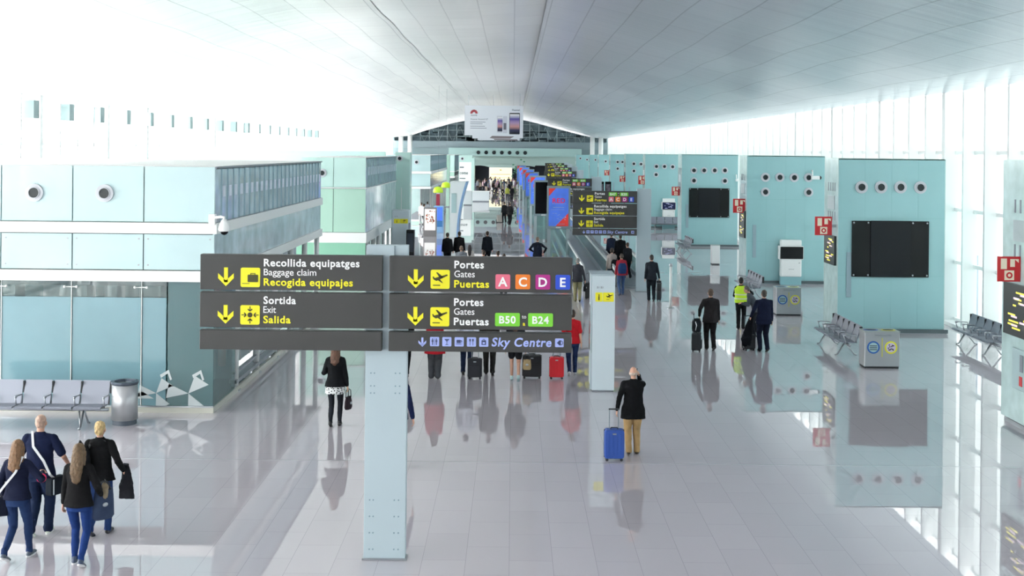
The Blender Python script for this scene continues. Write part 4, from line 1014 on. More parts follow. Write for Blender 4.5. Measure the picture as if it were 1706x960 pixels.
    if st == 'short':
        H.ellipsoid(hp(0, -.022, .035), .079, .093, .095, R); H.ellipsoid(hp(0, -.055, -.02), .066, .05, .07, R)
    elif st == 'fringe':
        for a_ in range(16):
            t_ = PI*(a_/15.0); H.ellipsoid(hp(.072*math.cos(t_), -.02-.075*math.sin(t_), -.015), .014, .016, .034, R, 8, 6)
    elif st == 'shaved':
        H.ellipsoid(hp(0, -.018, .027), .0745, .092, .092, R); H.ellipsoid(hp(0, -.045, -.02), .064, .052, .06, R)
    elif st in ('long', 'vlong'):
        L = .30 if st == 'long' else .40
        H.ellipsoid(hp(0, -.02, .03), .085, .10, .10, R)
        H.torso([(0, 0, 0, 0, 0)]*0 or [(hp(0,0,0).x, -.04, 1.66, .08, .07), (hp(0,0,0).x, -.062, 1.56, .088, .055), (hp(0,0,0).x, -.105, 1.45, .092, .05), (hp(0,0,0).x, -.132, 1.36, .088, .04), (hp(0,0,0).x, -.135, 1.64-L, .06, .026), (hp(0,0,0).x, -.125, 1.60-L, .02, .012)])
        for s in (-1, 1): H.capsule(hp(s*.07, .0, .0), V3((hp(0,0,0).x+s*.085, -.05, 1.42)), .028, .022)
    elif st == 'bob': H.ellipsoid(hp(0, -.02, .03), .085, .10, .10, R); H.ellipsoid(hp(0, -.04, -.04), .08, .075, .085, R)
    put('hair', H, max(.007, vb), hm, .012 if hcol == '#c9ad7c' else .008, 30)
    # --- top
    T = MB(); tw = .165*build*f
    hz = hem; rr = [(hz, .203*flare*build, .138*flare), (max(hz+.005,.92), .198*build*(1+(flare-1)*.5), .136), (1.04, .172*build, .122), (1.2, .165*build*f, .125), (1.34, .19*build*f, .128), (1.42, .165*build*f, .10), (1.475, .085, .07)]
    rr = [r for r in rr if r[0] >= hz-.001]; rr = sorted(set(rr))
    T.loft([[up(0, -.008, z) + V3((rx*math.cos(2*PI*k/28), ry*math.sin(2*PI*k/28), 0)) for k in range(28)] for z, rx, ry in rr])
    T.torso([(0, 0, 0, 0, 0)]*0 or [(up(0,-.01,1.45).x, up(0,-.01,1.45).y, up(0,-.01,1.45).z, .09, .08), (up(0,-.01,1.51).x, up(0,-.01,1.51).y, up(0,-.01,1.51).z, .062, .062)])
    for so in (shl, shr): T.capsule(up(0, -.01, 1.445), so, .062, .060)
    if hoodbulk: T.ellipsoid(up(0, -.09, 1.44), .13, .07, .07)
    for s, s_, e_, w_ in ((-1, shl, el, wl), (1, shr, er, wr_)):
        T.capsule(s_, e_, .061*build, .053)
        if sleeve == 'long': T.capsule(e_, w_.lerp(e_, .06), .056, .040)
        elif sleeve == 'half': T.capsule(e_, w_.lerp(e_, .6), .055, .046)
    if sleeve == 'short':
        T = MB(); T.loft([[up(0, -.008, z) + V3((rx*math.cos(2*PI*k/28), ry*math.sin(2*PI*k/28), 0)) for k in range(28)] for z, rx, ry in rr])
        T.torso([(0, -.01, 1.45, .09, .08), (0, -.01, 1.50, .065, .062)])
        for s_, e_ in ((shl, el), (shr, er)): T.capsule(s_, s_.lerp(e_, .8), .062*build, .066); T.capsule(Vector((0, -.01, 1.44)), s_, .062, .06)
    put({'long': 'jacket', 'half': 'jacket', 'short': 'shirt'}[sleeve], T, vc, cloth(top), .007, 8)
    if vest:
        T = MB(); T.loft([[up(0, -.008, z) + V3((rx*math.cos(2*PI*k/28), ry*math.sin(2*PI*k/28), 0)) for k in range(28)] for z, rx, ry in [(.90, .215, .155), (1.2, .205, .155), (1.36, .225, .15), (1.47, .13, .11)]])
        put('reflective_vest', T, vc, mat('vest_lime', '#c9f02a', .6, emit=0), .005, 7)
        T = MB()
        for z in (1.02, 1.16): T.loft([[up(0, -.008, z+dz) + V3((  .222*math.cos(2*PI*k/28), .165*math.sin(2*PI*k/28), 0)) for k in range(28)] for dz in (0, .045)])
        put('vest_band', T, vc*.8, mat('vest_silver', '#d9e3c0', .4))
    # --- bottom
    if bottom != 'none':
        L = MB(); L.torso([(0, 0, .80, .165*build, .118), (0, 0, .90, .163*build, .118), (0, 0, 1.0, .145*build, .105)])
        w1, w2, w3 = {'trousers': (.098, .078, .062), 'jeans': (.092, .067, .05), 'leggings': (.086, .061, .043), 'shorts': (.10, .08, 0)}[bottom]
        w1 *= leg_fat; w2 *= leg_fat; w3 *= leg_fat
        for hx, k_, f_ in ((-hipx, kl, lf), (hipx, kr, rf)):
            if bottom == 'shorts': L.capsule((hx, 0, .86), V3((hx, 0, .86)).lerp(k_, .55), w1, w2+.01)
            else:
                L.capsule((hx, 0, .87), k_, w1*build, w2); mc = k_*.45+f_*.55+V3((0,-.012,0)); L.capsule(k_, mc, w2, max(.056, (w2+w3)/2)); L.capsule(mc, f_+V3((0, -.005, .04)), max(.056, (w2+w3)/2), w3); L.capsule(f_+V3((0,-.005,.06)), f_+V3((0, -.01, -.005)), w3, w3*1.08)
        put({'trousers': 'trousers', 'jeans': 'jeans', 'leggings': 'leggings', 'shorts': 'shorts'}[bottom], L, vc, cloth(bcol), .006, 8)
    if skirt:
        K = MB(); K.torso([(0, -.005, skirt[0], skirt[2], skirt[2]*.72), (0, -.005, (skirt[0]+.95)/2, skirt[2]*.93, skirt[2]*.66), (0, 0, .95, .17, .125)])
        put('skirt', K, vc, skirt[1] if not isinstance(skirt[1], str) else cloth(skirt[1]), .008, 10)
    # --- shoes
    for s, f_ in ((-1, lf), (1, rf)):
        K = MB(); tilt = -.45 if f_.z > .1 else 0
        Rm = Matrix.Rotation(tilt, 3, 'X'); q = lambda x, y, z: f_+Rm @ V3((x, y, z))
        K.capsule(q(0, -.03, -.045), q(0, .13, -.055), .040, .034, 12); K.ellipsoid(q(0, .14, -.058), .042, .055, .026, Rm); K.capsule(q(0, -.015, -.04), q(0, -.01, .01), .042, .045)
        o = put('shoe', K, max(.007, vb), mat('shoe_'+shoes.strip('#'), shoes, .4))
        if sole and lod == 2:
            K = MB().loft([[q(w_*math.cos(2*PI*k/20), .05+.135*math.sin(2*PI*k/20), z) for k in range(20)] for z, w_ in ((-.088, .044), (-.066, .046))])
            me = K.mesh('sole'); me.transform(Matrix.Scale(S, 4)); me.materials.append(mat('sole_'+sole.strip('#'), sole, .5)); me.update(); so = link('sole', me, o)
    root['_'] = 0; del root['_']
    return root, S, dict(lh=wl*S, rh=wr_*S, shl=shl*S, shr=shr*S, er=er*S, S=S)
def W2(root, p):                # local point of a person to world
    a = root.rotation_euler.z; c, s = math.cos(a), math.sin(a); l = root.location
    return Vector((l.x+p[0]*c-p[1]*s, l.y+p[0]*s+p[1]*c, p[2]))

# --- luggage
def suitcase(loc, rz, label, col, w=.38, h=.55, d=.24, hz=1.0, soft=False, pocket=True):
    t = thing('suitcase', label, 'suitcase', loc, rz)
    m = mat('case_'+col.strip('#'), col, .45 if not soft else .8, bump=.1 if soft else 0)
    MB().prism(rrect(-w/2, w/2, .05, .05+h, .05), -d/2, d/2).build('shell', m, t, bevel=.02)
    r = MB()
    if not soft:
        for k in range(4): x = -w/2+w*(k+1)/5; r.box(x-.012, x+.012, -d/2-.006, -d/2, .12, h-.02)
    else: r.prism(rrect(-w/2+.05, w/2-.05, .1, .05+h*.6, .03), -d/2-.03, -d/2)
    r.build('rib' if not soft else 'pocket', m, t, bevel=.004)
    MB().box(-w/2-.004, w/2+.004, -.012, .012, .06, .045+h).build('zip', M_dark, t)
    MB().tube([(-.07, 0, .05+h), (-.06, 0, .08+h), (.06, 0, .08+h), (.07, 0, .05+h)], .010, 8).build('grab_handle', M_dark, t)
    hd = MB().tube([(-.085, d/2-.05, .05+h), (-.085, d/2-.05, hz)], .009, 8).tube([(.085, d/2-.05, .05+h), (.085, d/2-.05, hz)], .009, 8).build('pull_handle', M_grey, t)
    MB().capsule((-.09, d/2-.05, hz), (.09, d/2-.05, hz), .014, .014).build('grip', M_dark, hd)
    for x in (-w/2+.05, w/2-.05):
        for y in (-d/2+.04, d/2-.04): MB().prism([(x-.0+.028*math.cos(k*PI/6), .028+.028*math.sin(k*PI/6)) for k in range(12)], y-.012, y+.012).build('wheel', M_dark, t)
    MB().box(-.035, .035, -d/2-.012, -d/2, h-.03, h-.005).build('badge', M_steel, t)
    return t
def handbag(loc, rz, label, col, w=.30, h=.26, d=.12, strap=.22, sm=None):
    t = thing('handbag', label, 'bag', loc, rz); m = cloth(col)
    b = MB().loft([[(ww*math.cos(2*PI*k/16)*(1 if abs(math.cos(2*PI*k/16)) < .7 else .96), dd*math.sin(2*PI*k/16), z) for k in range(16)] for z, ww, dd in ((0, w/2*.8, d/2*.8), (.04, w/2, d/2), (h*.6, w/2*.95, d/2*.9), (h, w/2*.8, d/2*.4))])
    b.build('bag_body', m, t, smooth=True)
    for s in (-1, 1): MB().tube([(-w*.25, s*.03, h-.02), (-w*.2, s*.025, h+strap*.8), (0, s*.01, h+strap), (w*.2, s*.025, h+strap*.8), (w*.25, s*.03, h-.02)], .009, 6).build('bag_strap', M_dark, t, smooth=True)
    MB().ellipsoid((0, -d*.45, h*.5), .04, .02, .03).build('clasp', M_steel, t)
    return t
def backpack(root, S, label, col, z=1.22, side=0, w=.15):
    p = W2(root, (side*S, -.17*S, 0)); t = thing('backpack', label, 'bag', (p.x, p.y, z*S), root.rotation_euler.z)
    b = MB(); b.torso([(0, 0, -.22, w*.85, .08), (0, -.01, -.1, w, .1), (0, -.01, .1, w*.95, .09), (0, 0, .2, w*.6, .06)]); me = remesh(b, .012, .006, 9); me.materials.append(cloth(col)); link('bag_body', me, t)
    b = MB(); b.torso([(0, -.10, -.18, w*.6, .03), (0, -.11, -.05, w*.65, .035), (0, -.10, .02, w*.5, .02)]); me = remesh(b, .012, .003, 9); me.materials.append(cloth(col)); link('pocket', me, t)
    for s in (-1, 1): MB().tube([(s*.08, .03, .16), (s*.09, .12, .24), (s*.1, .25, .16)], .016, 6).build('bag_strap', M_dark, t, smooth=True)
    return t
def cross_strap(root, S, parent_label, bagcol, side=1, hip=(.20, .02, .82), w=.03, strapcol='#d8dade', striped=True, label=''):
    # shoulder bag with a strap across the back
    p = W2(root, (hip[0]*S, hip[1]*S, 0)); t = thing('shoulder_bag', label, 'bag', (p.x, p.y, 0), root.rotation_euler.z)
    hx, hy, hz = [v*S for v in hip]; o = (hx, hy)
    b = MB(); b.prism(rrect(-.15, .15, hz-.24, hz+.02, .03), -.06, .06); bd = b.build('bag_body', cloth(bagcol), t, bevel=.012, rot=(0,0,1.1*side))
    if striped:
        s_ = MB()
        for k in (-.11, .1): s_.box(k-.012, k+.012, -.066, -.058, hz-.22, hz)
        s_.build('stripe', mat('stripe_pale', '#c9ccd2', .6), t, rot=(0,0,1.1*side))
    pts = [(-.02, -.03, hz), (-.02-.02*side, -.15*S-hy*0, hz+.08*S), (-hx*.55, -.185*S-hy, 1.12*S), (-hx-side*.05*S, -.165*S-hy, 1.32*S), (-hx-side*.10*S, -.06*S-hy, 1.515*S), (-hx-side*.08*S, .10*S-hy, 1.42*S)]
    rings = []
    for i, q in enumerate(pts):
        q = Vector(q); d = (Vector(pts[min(i+1, len(pts)-1)])-Vector(pts[max(i-1, 0)])).normalized(); n = Vector((0, -1, .0)) if i < 4 else Vector((0, -.3, 1)).normalized(); a = d.cross(n).normalized()
        rings.append([q+a*w/2+n*.006, q+a*w/2-n*.006, q-a*w/2-n*.006, q-a*w/2+n*.006])
    MB().loft(rings).build('bag_strap', mat('strap_'+strapcol.strip('#'), strapcol, .6), t)
    return t

def at(px, py): return G(px, py)
# the family of four at the lower left
A, s, j = person(at(66, 893), .05, 1.80, 'bald man in a navy T-shirt and jeans with a white bag strap, lower left', 2, hair=('shaved', '#b89a8a'), top='#1c2440', hem=.86, sleeve='short', bottom='trousers', bcol='#1e2a44', shoes='#c9d2c4', sole='#f0f2ee', step=-.12, rhand=(.36, .16, .98), lhand=(-.30, .25, 1.0), build=1.12, leg_fat=1.05)
cross_strap(A, s, '', '#20262e', 1, (.23, -.02, .84), .035, label='dark shoulder bag with pale stripes at the bald man\'s hip')
B, s, j = person(at(28, 934), -.08, 1.68, 'girl with long blond-brown hair in a navy jacket with pink cuff, far lower left', 2, 'f', ('long', '#7a5a3e'), top='#1b2036', hem=.90, flare=1.06, bottom='leggings', bcol='#26385e', shoes='#4f5a68', sole='#e8e8ea', step=-.20, rhand=(.26, .24, 1.22), lhand=(-.24, .1, .9), leg_fat=1.06)
cross_strap(B, s, '', '#1c2030', -1, (-.24, .05, .9), .03, strapcol='#cfd0d4', striped=False, label='navy shoulder bag on a pale strap worn by the far left girl')
ev, wv = j['er'], j['rh']; m = MB().tube([ev.lerp(wv, .02), ev.lerp(wv, .10), ev.lerp(wv, .18)], [.066, .066, .062], 20)
pk = link('sleeve_trim', remesh(m, .01), B); pk.data.materials.append(mat('pink_trim', '#e0245e', .6)); pk['label'] = 'bright pink sleeve trim'
C, s, j = person(at(130, 943), .02, 1.68, 'girl with very long light brown hair in a black jacket and blue jeans, lower left', 2, 'f', ('vlong', '#665038'), top='#1b1b1d', hem=.86, flare=1.05, bottom='leggings', bcol='#223a72', shoes='#3c4a63', sole='#e6e6e8', step=.12, rhand=(.28, .14, .97), lhand=(-.25, .1, .86), leg_fat=1.0)
D, s, j = person(at(165, 893), -.05, 1.70, 'woman with short blond hair in a black hooded jacket, behind the two girls', 2, 'f', ('short', '#c9ad7c'), top='#18191b', hem=.86, flare=1.1, bottom='jeans', bcol='#263a66', shoes='#22252c', step=-.13, rhand=(.33, .10, .98), build=1.12, hoodbulk=1)
p = W2(D, (.36*s, .16*s, 0)); t = thing('folded_coat', 'dark coat hanging over the forearm of the short-haired blond woman', 'coat', (p.x, p.y, 0), -.05)
cm = MB(); cm.torso([(0, 0, .52, .12, .05), (0, 0, .7, .11, .055), (0, 0, .9, .07, .05), (-.02, 0, 1.03, .05, .06)]); me = remesh(cm, .01, .012, 10); me.materials.append(cloth('#25262b')); link('coat_body', me, t)
cm = MB(); cm.capsule((-.03, 0, 1.0), (.05, .02, .62), .045, .035); me = remesh(cm, .01, .01, 10); me.materials.append(cloth('#2c2d33')); link('sleeve', me, t)
backpack(D, s, 'black rucksack slung on the left shoulder of the blond woman', '#1c1e22', 1.20, -.20, .12)
p = W2(C, (.30*s, .16*s, 0)); t = handbag((p.x, p.y, .60), .8, 'long blue-grey bag carried at the right side of the long-haired girl', '#39445c', .34, .42, .12, .1)
p = W2(C, (.31*s, .22*s, 0)); t = thing('fur_trim_bag', 'small furry beige pouch in the hand of the long-haired girl', 'bag', (p.x, p.y-.04, .96)); cm = MB(); cm.ellipsoid((0,0,0), .06, .07, .14); me = remesh(cm, .01, .012, 25); me.materials.append(cloth('#8d7f6a')); link('pouch', me, t); MB().tube([(0,0,.1),(0,.02,.18)], .01, 6).build('bag_strap', M_dark, t)

# woman in black with handbag
pat = bpy.data.materials.new('patterned_cloth'); pat.use_nodes = True; nt = pat.node_tree; bs = nt.nodes['Principled BSDF']; bs.inputs['Roughness'].default_value = .8
tcn = nt.nodes.new('ShaderNodeTexCoord'); vo = nt.nodes.new('ShaderNodeTexVoronoi'); vo.inputs['Scale'].default_value = 28; rp = nt.nodes.new('ShaderNodeValToRGB'); rp.color_ramp.elements[0].position = .35; rp.color_ramp.elements[0].color = srgb('#3b3d40'); rp.color_ramp.elements[1].position = .5; rp.color_ramp.elements[1].color = srgb('#d9dcdd')
nt.links.new(tcn.outputs['Object'], vo.inputs['Vector']); nt.links.new(vo.outputs['Distance'], rp.inputs[0]); nt.links.new(rp.outputs[0], bs.inputs['Base Color'])
E, s, j = person(at(558, 711), 0, 1.73, 'woman with long auburn-tipped hair in a black coat and patterned tunic, centre left', 2, 'f', ('long', '#5e4030'), top='#17191c', hem=.85, flare=1.1, bottom='leggings', bcol='#23262d', shoes='#202226', step=-.07, rhand=(.25, .0, .86), lhand=(-.15, .24, 1.16), armpole=((-.5, -.5, -1), (.5, -1, -.2)), skirt=(.70, pat, .215))
hw_ = W2(E, j['rh']); handbag((hw_.x+.02, hw_.y+.04, .36), 1.3, 'dark maroon-black handbag in the right hand of the woman in the black coat', '#2e262c', .30, .26, .13, .16)
# old man with blue suitcase
F, s, j = person(at(1054, 757), .03, 1.67, 'balding man in a black coat and khaki trousers holding a phone to his ear', 2, hair=('fringe', '#b9a69a'), top='#141518', hem=.72, flare=1.08, bottom='trousers', bcol='#b39468', shoes='#3c3029', step=-.03, lhand=(-.33, -.10, .90), rhand=(.12, .10, 1.56), armpole=((-.5, -1, -.2), (.55, .25, -1.6)), build=1.14)
lw = W2(F, j['lh']); sx, sy = at(1023, 768)
suitcase((sx, sy+.05, 0), 0, 'royal blue trolley suitcase pulled by the balding man', '#2c51a4', .37, .53, .24, 1.0-.06)
rw = W2(F, j['rh']); t = thing('mobile_phone', 'small phone held at the ear of the balding man', 'phone', (rw.x-.03, rw.y+.02, rw.z+.06)); MB().prism(rrect(-.035, .035, -.065, .065, .01), -.005, .005).build('phone_body', M_black, t, rot=(0,0,1.3)); MB().box(-.03, .03, -.007, -.005, -.05, .05).build('phone_screen', M_grey, t, rot=(0,0,1.3))
# man hidden behind the post
person(at(659, 778), 0, 1.80, 'man in navy mostly hidden behind the foreground sign post', 1, top='#1b2446', hem=.84, bcol='#20242c', rhand=(.31, -.04, .82), step=.05, build=1.1)
person(at(673, 627), 0, 1.72, 'person in dark clothes partly hidden by the sign post, left of the red coat', 1, top='#17181c', bcol='#1b1c20', step=.12, build=1.05)
# travellers behind the sign
person(at(724, 631), .0, 1.70, 'woman in a long red coat and baggy grey trousers under the sign', 1, 'f', ('long', '#4a3527'), top='#b5212e', hem=.66, flare=1.38, bottom='trousers', bcol='#4c4e53', leg_fat=1.3, shoes='#2b2b2d', step=.05)
person(at(777, 624), .0, 1.74, 'man in a pale shirt and navy trousers left of the black trolley case', 1, top='#c9cedb', bcol='#1f2a44', step=-.06, leg_fat=.95, rhand=(.27, -.04, .92))
suitcase((*at(791, 631), 0), 0, 'small black soft trolley case under the centre of the sign', '#23252d', .36, .46, .24, .92, soft=True)
person(at(815, 625), .0, 1.76, 'man in dark grey suit right of the small black trolley case', 1, top='#33312f', bcol='#2e2d2c', step=.13)
Sp, s, j = person(at(858, 636), .0, 1.68, 'person in black shorts and teal-white trainers under the sign', 1, 'f', ('long', '#4b3728'), top='#25262a', hem=.86, bottom='shorts', bcol='#1d1e22', shoes='#a9c4c6', step=.22, sole='#ffffff', build=1.12, rhand=(.27, -.05, .84))
suitcase((*at(886, 630), 0), 0, 'tall black trolley suitcase right of the person in shorts', '#26262a', .48, .54, .27, .95, soft=True)
hw_ = W2(Sp, j['rh']); handbag((hw_.x+.04, hw_.y-.0, hw_.z-.52), 0, 'tan paper shopping bag in front of the tall black suitcase', '#a48f6c', .22, .26, .1, .2)
person(at(953, 626), .04, 1.70, 'person in a red T-shirt and blue jeans pulling the red suitcase', 1, 'f', ('short', '#3b2b22'), top='#c3222c', hem=.86, sleeve='short', bottom='jeans', bcol='#253558', shoes='#c8ccd2', step=-.14, lhand=(-.28, -.05, .9), build=1.05)
suitcase((*at(927, 631), 0), 0, 'bright red trolley suitcase below the right end of the sign', '#cf1d2a', .37, .50, .24, .9)

# beyond the sign
person(at(745, 449), 0, 1.78, 'left of two men in black suits standing side by side above the sign', 1, top='#17181b', bcol='#17181b', step=.05, hem=.82, build=1.05)
person(at(764.5, 448), -.1, 1.82, 'right of two men in black suits, his head turned left', 1, top='#191a1d', bcol='#17181b', step=.04, headturn=.5, hem=.82, build=1.1)
person(at(768, 476), 0, 1.70, 'person in a grey hooded top just above the word Portes', 1, top='#7d838b', bcol='#2a2c33', step=.05, hoodbulk=1, build=1.15, hair=('short', '#6b5a4c'))
person(at(782, 468), 0, 1.60, 'girl with long black hair beside the person in grey', 1, 'f', ('vlong', '#1c1719'), top='#cfc9c6', bottom='jeans', bcol='#3a4358', step=.1)
person(at(811.5, 446), .15, 1.80, 'man in a dark suit standing alone in the bright floor patch', 1, top='#1b2028', bcol='#1c2027', step=-.06, hem=.80)
person(at(805, 485), 0, 1.68, 'dark-haired person just left above the centre of the sign', 0, top='#2b2b30', bcol='#23242a')
person(at(829, 487), 0, 1.70, 'left of two dark heads above the centre of the sign', 0, top='#3b3d44', bcol='#2b2d33')
person(at(839, 492), 0, 1.66, 'right of two dark heads above the centre of the sign', 0, top='#2f3038', bcol='#2b2d33')
Kp, s, j = person(at(895, 458), .0, 1.78, 'man in a dark jacket with elbows out above the letter C tile', 1, top='#1d222d', bcol='#1c2028', step=.1, lhand=(-.17, .14, 1.04), rhand=(.3, .1, 1.0), armpole=((-1, -.4, 0), (1, -.3, 0)), hair=('shaved', '#6d5a50'), build=1.08)
backpack(Kp, s, 'dark backpack on the man with elbows out', '#1a2130', 1.15, .08, .14)
person(at(962, 503), .0, 1.68, 'grey-haired man in a charcoal jacket and khaki trousers right of the sign', 1, hair=('short', '#8f8a88'), top='#42434a', hem=.80, bcol='#8f8a6a', step=.06, rhand=(.3, .02, .85), shoes='#2b2725')
handbag((at(974, 500)[0], at(974, 500)[1]-.1, .35), 1.4, 'black bag hanging at the right hand of the grey-haired man', '#1c1d21', .3, .28, .12, .22)
suitcase((at(974, 497)[0]+.12, at(974, 497)[1]-.3, 0), 1.3, 'narrow black trolley case beside the grey-haired man', '#1a1b1f', .34, .6, .2, 1.0)
La, s, j = person(at(1019, 480), -.1, 1.70, 'person in a beige jumper seen between the totem and the second sign post', 1, 'f', ('short', '#2d2521'), top='#a39a97', bottom='jeans', bcol='#2f3a4e', step=.1, build=1.0)
backpack(La, s, 'black backpack with a white patch on the person in beige', '#202126', 1.05, .12, .15)
Lb, s, j = person(at(1035, 492), .1, 1.68, 'person in blue jeans and red top behind the information totem', 1, top='#9c2f3d', bottom='jeans', bcol='#41567c', step=-.1, shoes='#3b4a6b')
backpack(Lb, s, 'large navy backpack on the person in blue jeans', '#27406e', 1.15, 0, .18)
person(at(1033, 452), 0, 1.78, 'tall person in a long black coat on the moving walkway', 1, top='#15171b', hem=.55, flare=1.1, bcol='#17181c', step=.03, build=1.15)
person(at(1018, 446), 0, 1.74, 'person in dark blue on the moving walkway left of the black coat', 0, top='#232b3d', bcol='#1f2430')
person(at(1045, 465), .3, 1.66, 'dark person partly behind the second sign post on the walkway', 0, top='#1f2227', bcol='#23262b')
person(at(1085, 502), 0, 1.80, 'man in a dark grey suit with a briefcase right of the second sign post', 1, top='#2b3038', bcol='#262a31', step=.08, hem=.82, rhand=(.3, .0, .84), build=1.05, hair=('short', '#2a2523'))
x, y = at(1099, 503); t = thing('briefcase', 'black briefcase in the right hand of the man in the grey suit', 'bag', (x-.04, y, 0)); MB().prism(rrect(-.07, .07, .42, .72, .02), -.17, .17).build('case_body', M_dark, t, bevel=.01); MB().tube([(0,-.06,.72),(0,-.06,.77),(0,.06,.77),(0,.06,.72)], .01, 6).build('handle', M_dark, t)
t = suitcase((x, y+.25, 0), 1.4, 'tall slim dark case standing beside the man in the grey suit', '#2a2f38', .3, .75, .18, 1.25)
# right side
person(at(1183, 584), .0, 1.80, 'man in a brown-black suit with a stacked trolley on the right', 2, hair=('short', '#5a473b'), top='#2c2a2b', hem=.80, bcol='#262425', shoes='#1e1c1c', step=.10, lhand=(-.31, .02, .98), build=1.12)
x, y = at(1160, 586)
suitcase((x, y, 0), 1.35, 'black trolley case pulled by the man in the brown-black suit', '#2b2f34', .34, .5, .26, 1.08, soft=True)
t = thing('garment_bag', 'black carry bag strapped upright on the trolley case', 'bag', (x, y-.02, .58)); cm = MB(); cm.torso([(0,0,0,.12,.1),(0,0,.1,.14,.11),(0,0,.3,.13,.1),(0,0,.38,.09,.07)]); me = remesh(cm, .012, .01, 9); me.materials.append(cloth('#24272c')); link('bag_body', me, t); MB().tube([(-.05,-.1,.3),(-.02,-.13,.2),(-.05,-.11,.05)], .012, 6).build('bag_strap', M_steel, t)
x, y = at(1155, 578); handbag((x-.02, y-.35, .12), .3, 'dark pouch bag hanging on the side of the trolley case', '#25282d', .2, .3, .12, .15)
Vw, s, j = person(at(1234, 549), -.25, 1.70, 'worker in a lime reflective vest and black trousers on the right', 2, hair=('short', '#1c1817'), top='#1d1f22', hem=.9, bcol='#1c1d20', step=.02, rhand=(.36, .38, 1.16), lhand=(-.15, .3, 1.05), vest=1, build=.98)
N, s, j = person(at(1272, 586), .1, 1.80, 'man in a midnight blue suit bending his head, right of the vest worker', 2, hair=('short', '#4d443e'), top='#1a2036', hem=.78, bcol='#1a1f30', step=.07, lhand=(-.36, .05, .98), build=1.16)
x, y = at(1247, 584)
suitcase((x, y, 0), .3, 'dark trolley draped with garments beside the man in the midnight blue suit', '#1d1f25', .34, .42, .24, 1.0, soft=True)
t = thing('garment_bag', 'long black garment bag leaning on the trolley beside the midnight blue suit', 'bag', (x-.02, y-.1, 0)); cm = MB(); cm.torso([(-.05,0,.14,.13,.07),(-.06,0,.35,.16,.09),(0,0,.7,.11,.07),(.09,0,1.03,.06,.05)]); me = remesh(cm, .012, .012, 9); me.materials.append(cloth('#17191f')); link('bag_body', me, t); cm = MB().tube([(.09,0,1.0),(.12,0,1.08)], .01, 6).build('hook', M_steel, t)
person(at(1259, 562), 1.2, 1.66, 'person in dark clothes leaning forward between the vest worker and the blue suit', 1, hair=('short', '#56504c'), top='#4a5058', bcol='#24272d', bend=.45, step=.05, lhand=(-.1, .45, 1.1), rhand=(.12, .42, 1.1))
person((14.0, V(1651, 515, 35.2)[0]*0+35.0), -PI/2, 1.66, 'pale grey figure by the right windows behind the far right seats', 0, top='#8a949c', bcol='#767f88', hair=('short', '#5d6468'))
# centre far pair and others
person(at(840, 372), .2, 1.72, 'left person of the pair walking with a trolley in the bright hall', 0, top='#1f2124', bcol='#1d1e22', step=.15)
person(at(849, 376), -.2, 1.76, 'right person of the pair walking in the bright hall', 0, top='#2a2b2d', bcol='#1d1e22', step=.18)
x, y = at(835, 371); suitcase((x-.1, y, 0), .3, 'pale trolley case dragged by the far walking pair', '#b8b4ae', .5, .55, .28, .95)
x, y = at(834, 369); handbag((x-.15, y-.45, 0), 0, 'black bag low on the pale far trolley case', '#1e1f22', .5, .22, .25, .05)
person(at(877.5, 342), 0, 1.74, 'lone dark figure near the last poster boards', 0, top='#23232a', bcol='#23232a')
person(at(845, 335), 0, 1.74, 'person in an olive-yellow top in front of the far crowd', 0, top='#9aa04a', bcol='#4b4d55')
person(at(853, 334), 0, 1.70, 'person in black right of the olive-yellow top', 0, top='#1e1f24', bcol='#26272c')
person(at(706, 378), -.6, 1.74, 'waiter-like person in a white shirt behind the white light box', 0, top='#eceef0', bcol='#23252a', skin='tan')
person(at(702, 374), .4, 1.70, 'person in white at the left shop, farther left', 0, top='#f3f3f4', bcol='#c9ccd0')
person(at(712, 371), .2, 1.68, 'seated-height person in a pale shirt right in the left shop', 0, top='#dfe3ea', bcol='#b7bcc6')
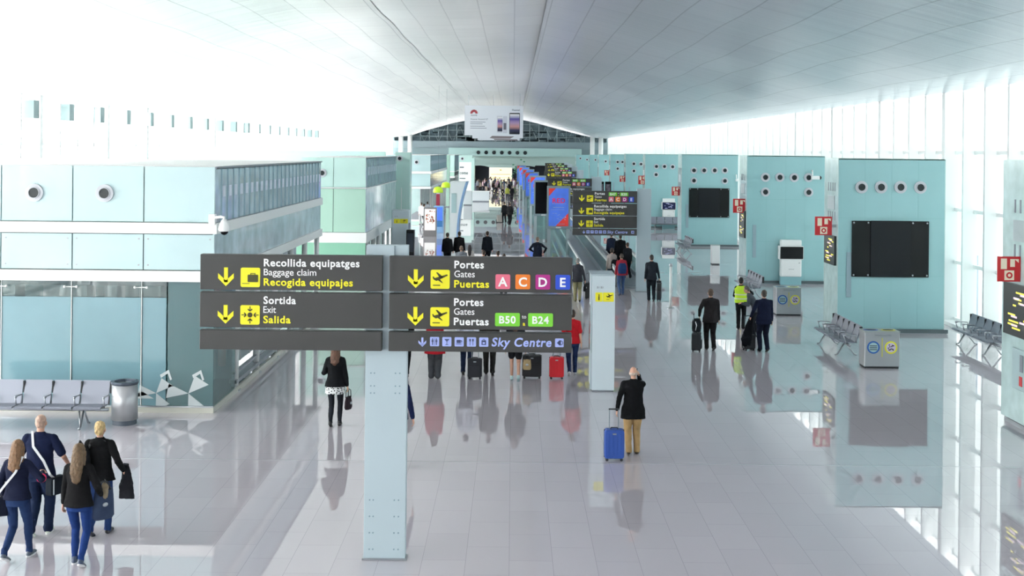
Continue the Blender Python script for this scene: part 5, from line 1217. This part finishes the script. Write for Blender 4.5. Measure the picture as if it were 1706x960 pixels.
# the far crowd: one figure and its copies, each its own object
protoM, _, _ = person((-6.2, 172, 0), 0, 1.74, 'far crowd person in dark clothes, leftmost of the crowd', 0, top='#24262c', bcol='#22242a', step=.1)
protoF, _, _ = person((-5.5, 170, 0), .5, 1.66, 'far crowd woman in a white top at the left end of the crowd', 0, 'f', ('long', '#3a2a22'), top='#f2f2f4', bcol='#33363f', step=.06)
cols = ['#22252c', '#f0f0f2', '#2b3040', '#8a8f99', '#3c2f2d', '#b9a0a8', '#1d1f24', '#5c6b86', '#ddd8cf', '#43484f', '#8d6f86', '#7f8b6a', '#2d2f35', '#c9b9a5']
names = ['black', 'white', 'navy', 'grey', 'brown', 'dusty pink', 'jet black', 'denim blue', 'cream', 'slate', 'mauve', 'sage', 'charcoal', 'tan']
r_ = random.Random(12); k = 0
crowd = [(776,322),(783,322),(787,321),(796,320),(799,318),(805,319),(811,318),(815,316),(820,318),(824,317),(830,319),(836,318),(841,319),(846,317),(853,319),(857,318),(862,320),(868,318),(870,321),(808,312),(818,311),(826,312),(833,311),(848,312),(856,311),(866,313),(792,313),(838,326),(849,326),(862,326),(810,321),(814,322),(822,321),(827,322),(832,323),(839,321),(844,322),(850,320),(859,322),(865,318),(779,320),(801,320),(860,315),(817,314)]
locs_ = ['left of the long counter', 'behind the long counter', 'before the dark shop', 'before the glowing display', 'right of the glowing display']
for i, (a, b) in enumerate(crowd):
    x, y = G(a, b); y = min(y, 194); x = (a-VX)*y/FPX
    L_ = locs_[0 if a < 788 else 1 if a < 803 else 2 if a < 815 else 3 if a < 853 else 4]
    row = 'front' if b > 323 else 'back' if b < 315 else 'middle'
    src = protoM if r_.random() < .6 else protoF; c_ = i % len(cols)
    ms = {'jacket': cloth(cols[c_]), 'trousers': cloth(cols[(c_*5+3) % len(cols)])}
    if i == 0: protoM.location = (x, y, 0); protoM['group'] = 'far crowd'; protoM['label'] = 'far crowd person in black, leftmost of the crowd'; continue
    if i == 1: protoF.location = (x, y, 0); protoF['group'] = 'far crowd'; protoF['label'] = 'far crowd woman in white, near the left end of the crowd'; continue
    dup(src, (x, y, 0), r_.uniform(-2, 2), 'far crowd person number ' + str(i) if False else 'tiny %s row figure in a %s top %s' % (row, names[c_], L_), 'far crowd', ms, r_.uniform(.94, 1.06))
for i, (a, b, lab) in enumerate(((786, 324, 'dark trolley in the far crowd left of the long counter'), (868, 325, 'dark trolley in the far crowd at the right end'), (799, 322, 'dark trolley in the far crowd behind the long counter'))):
    x, y = G(a, b); suitcase((x, min(y, 190), 0), .4*i, lab, '#2b2d33', .5, .7, .4, 1.0, soft=True)
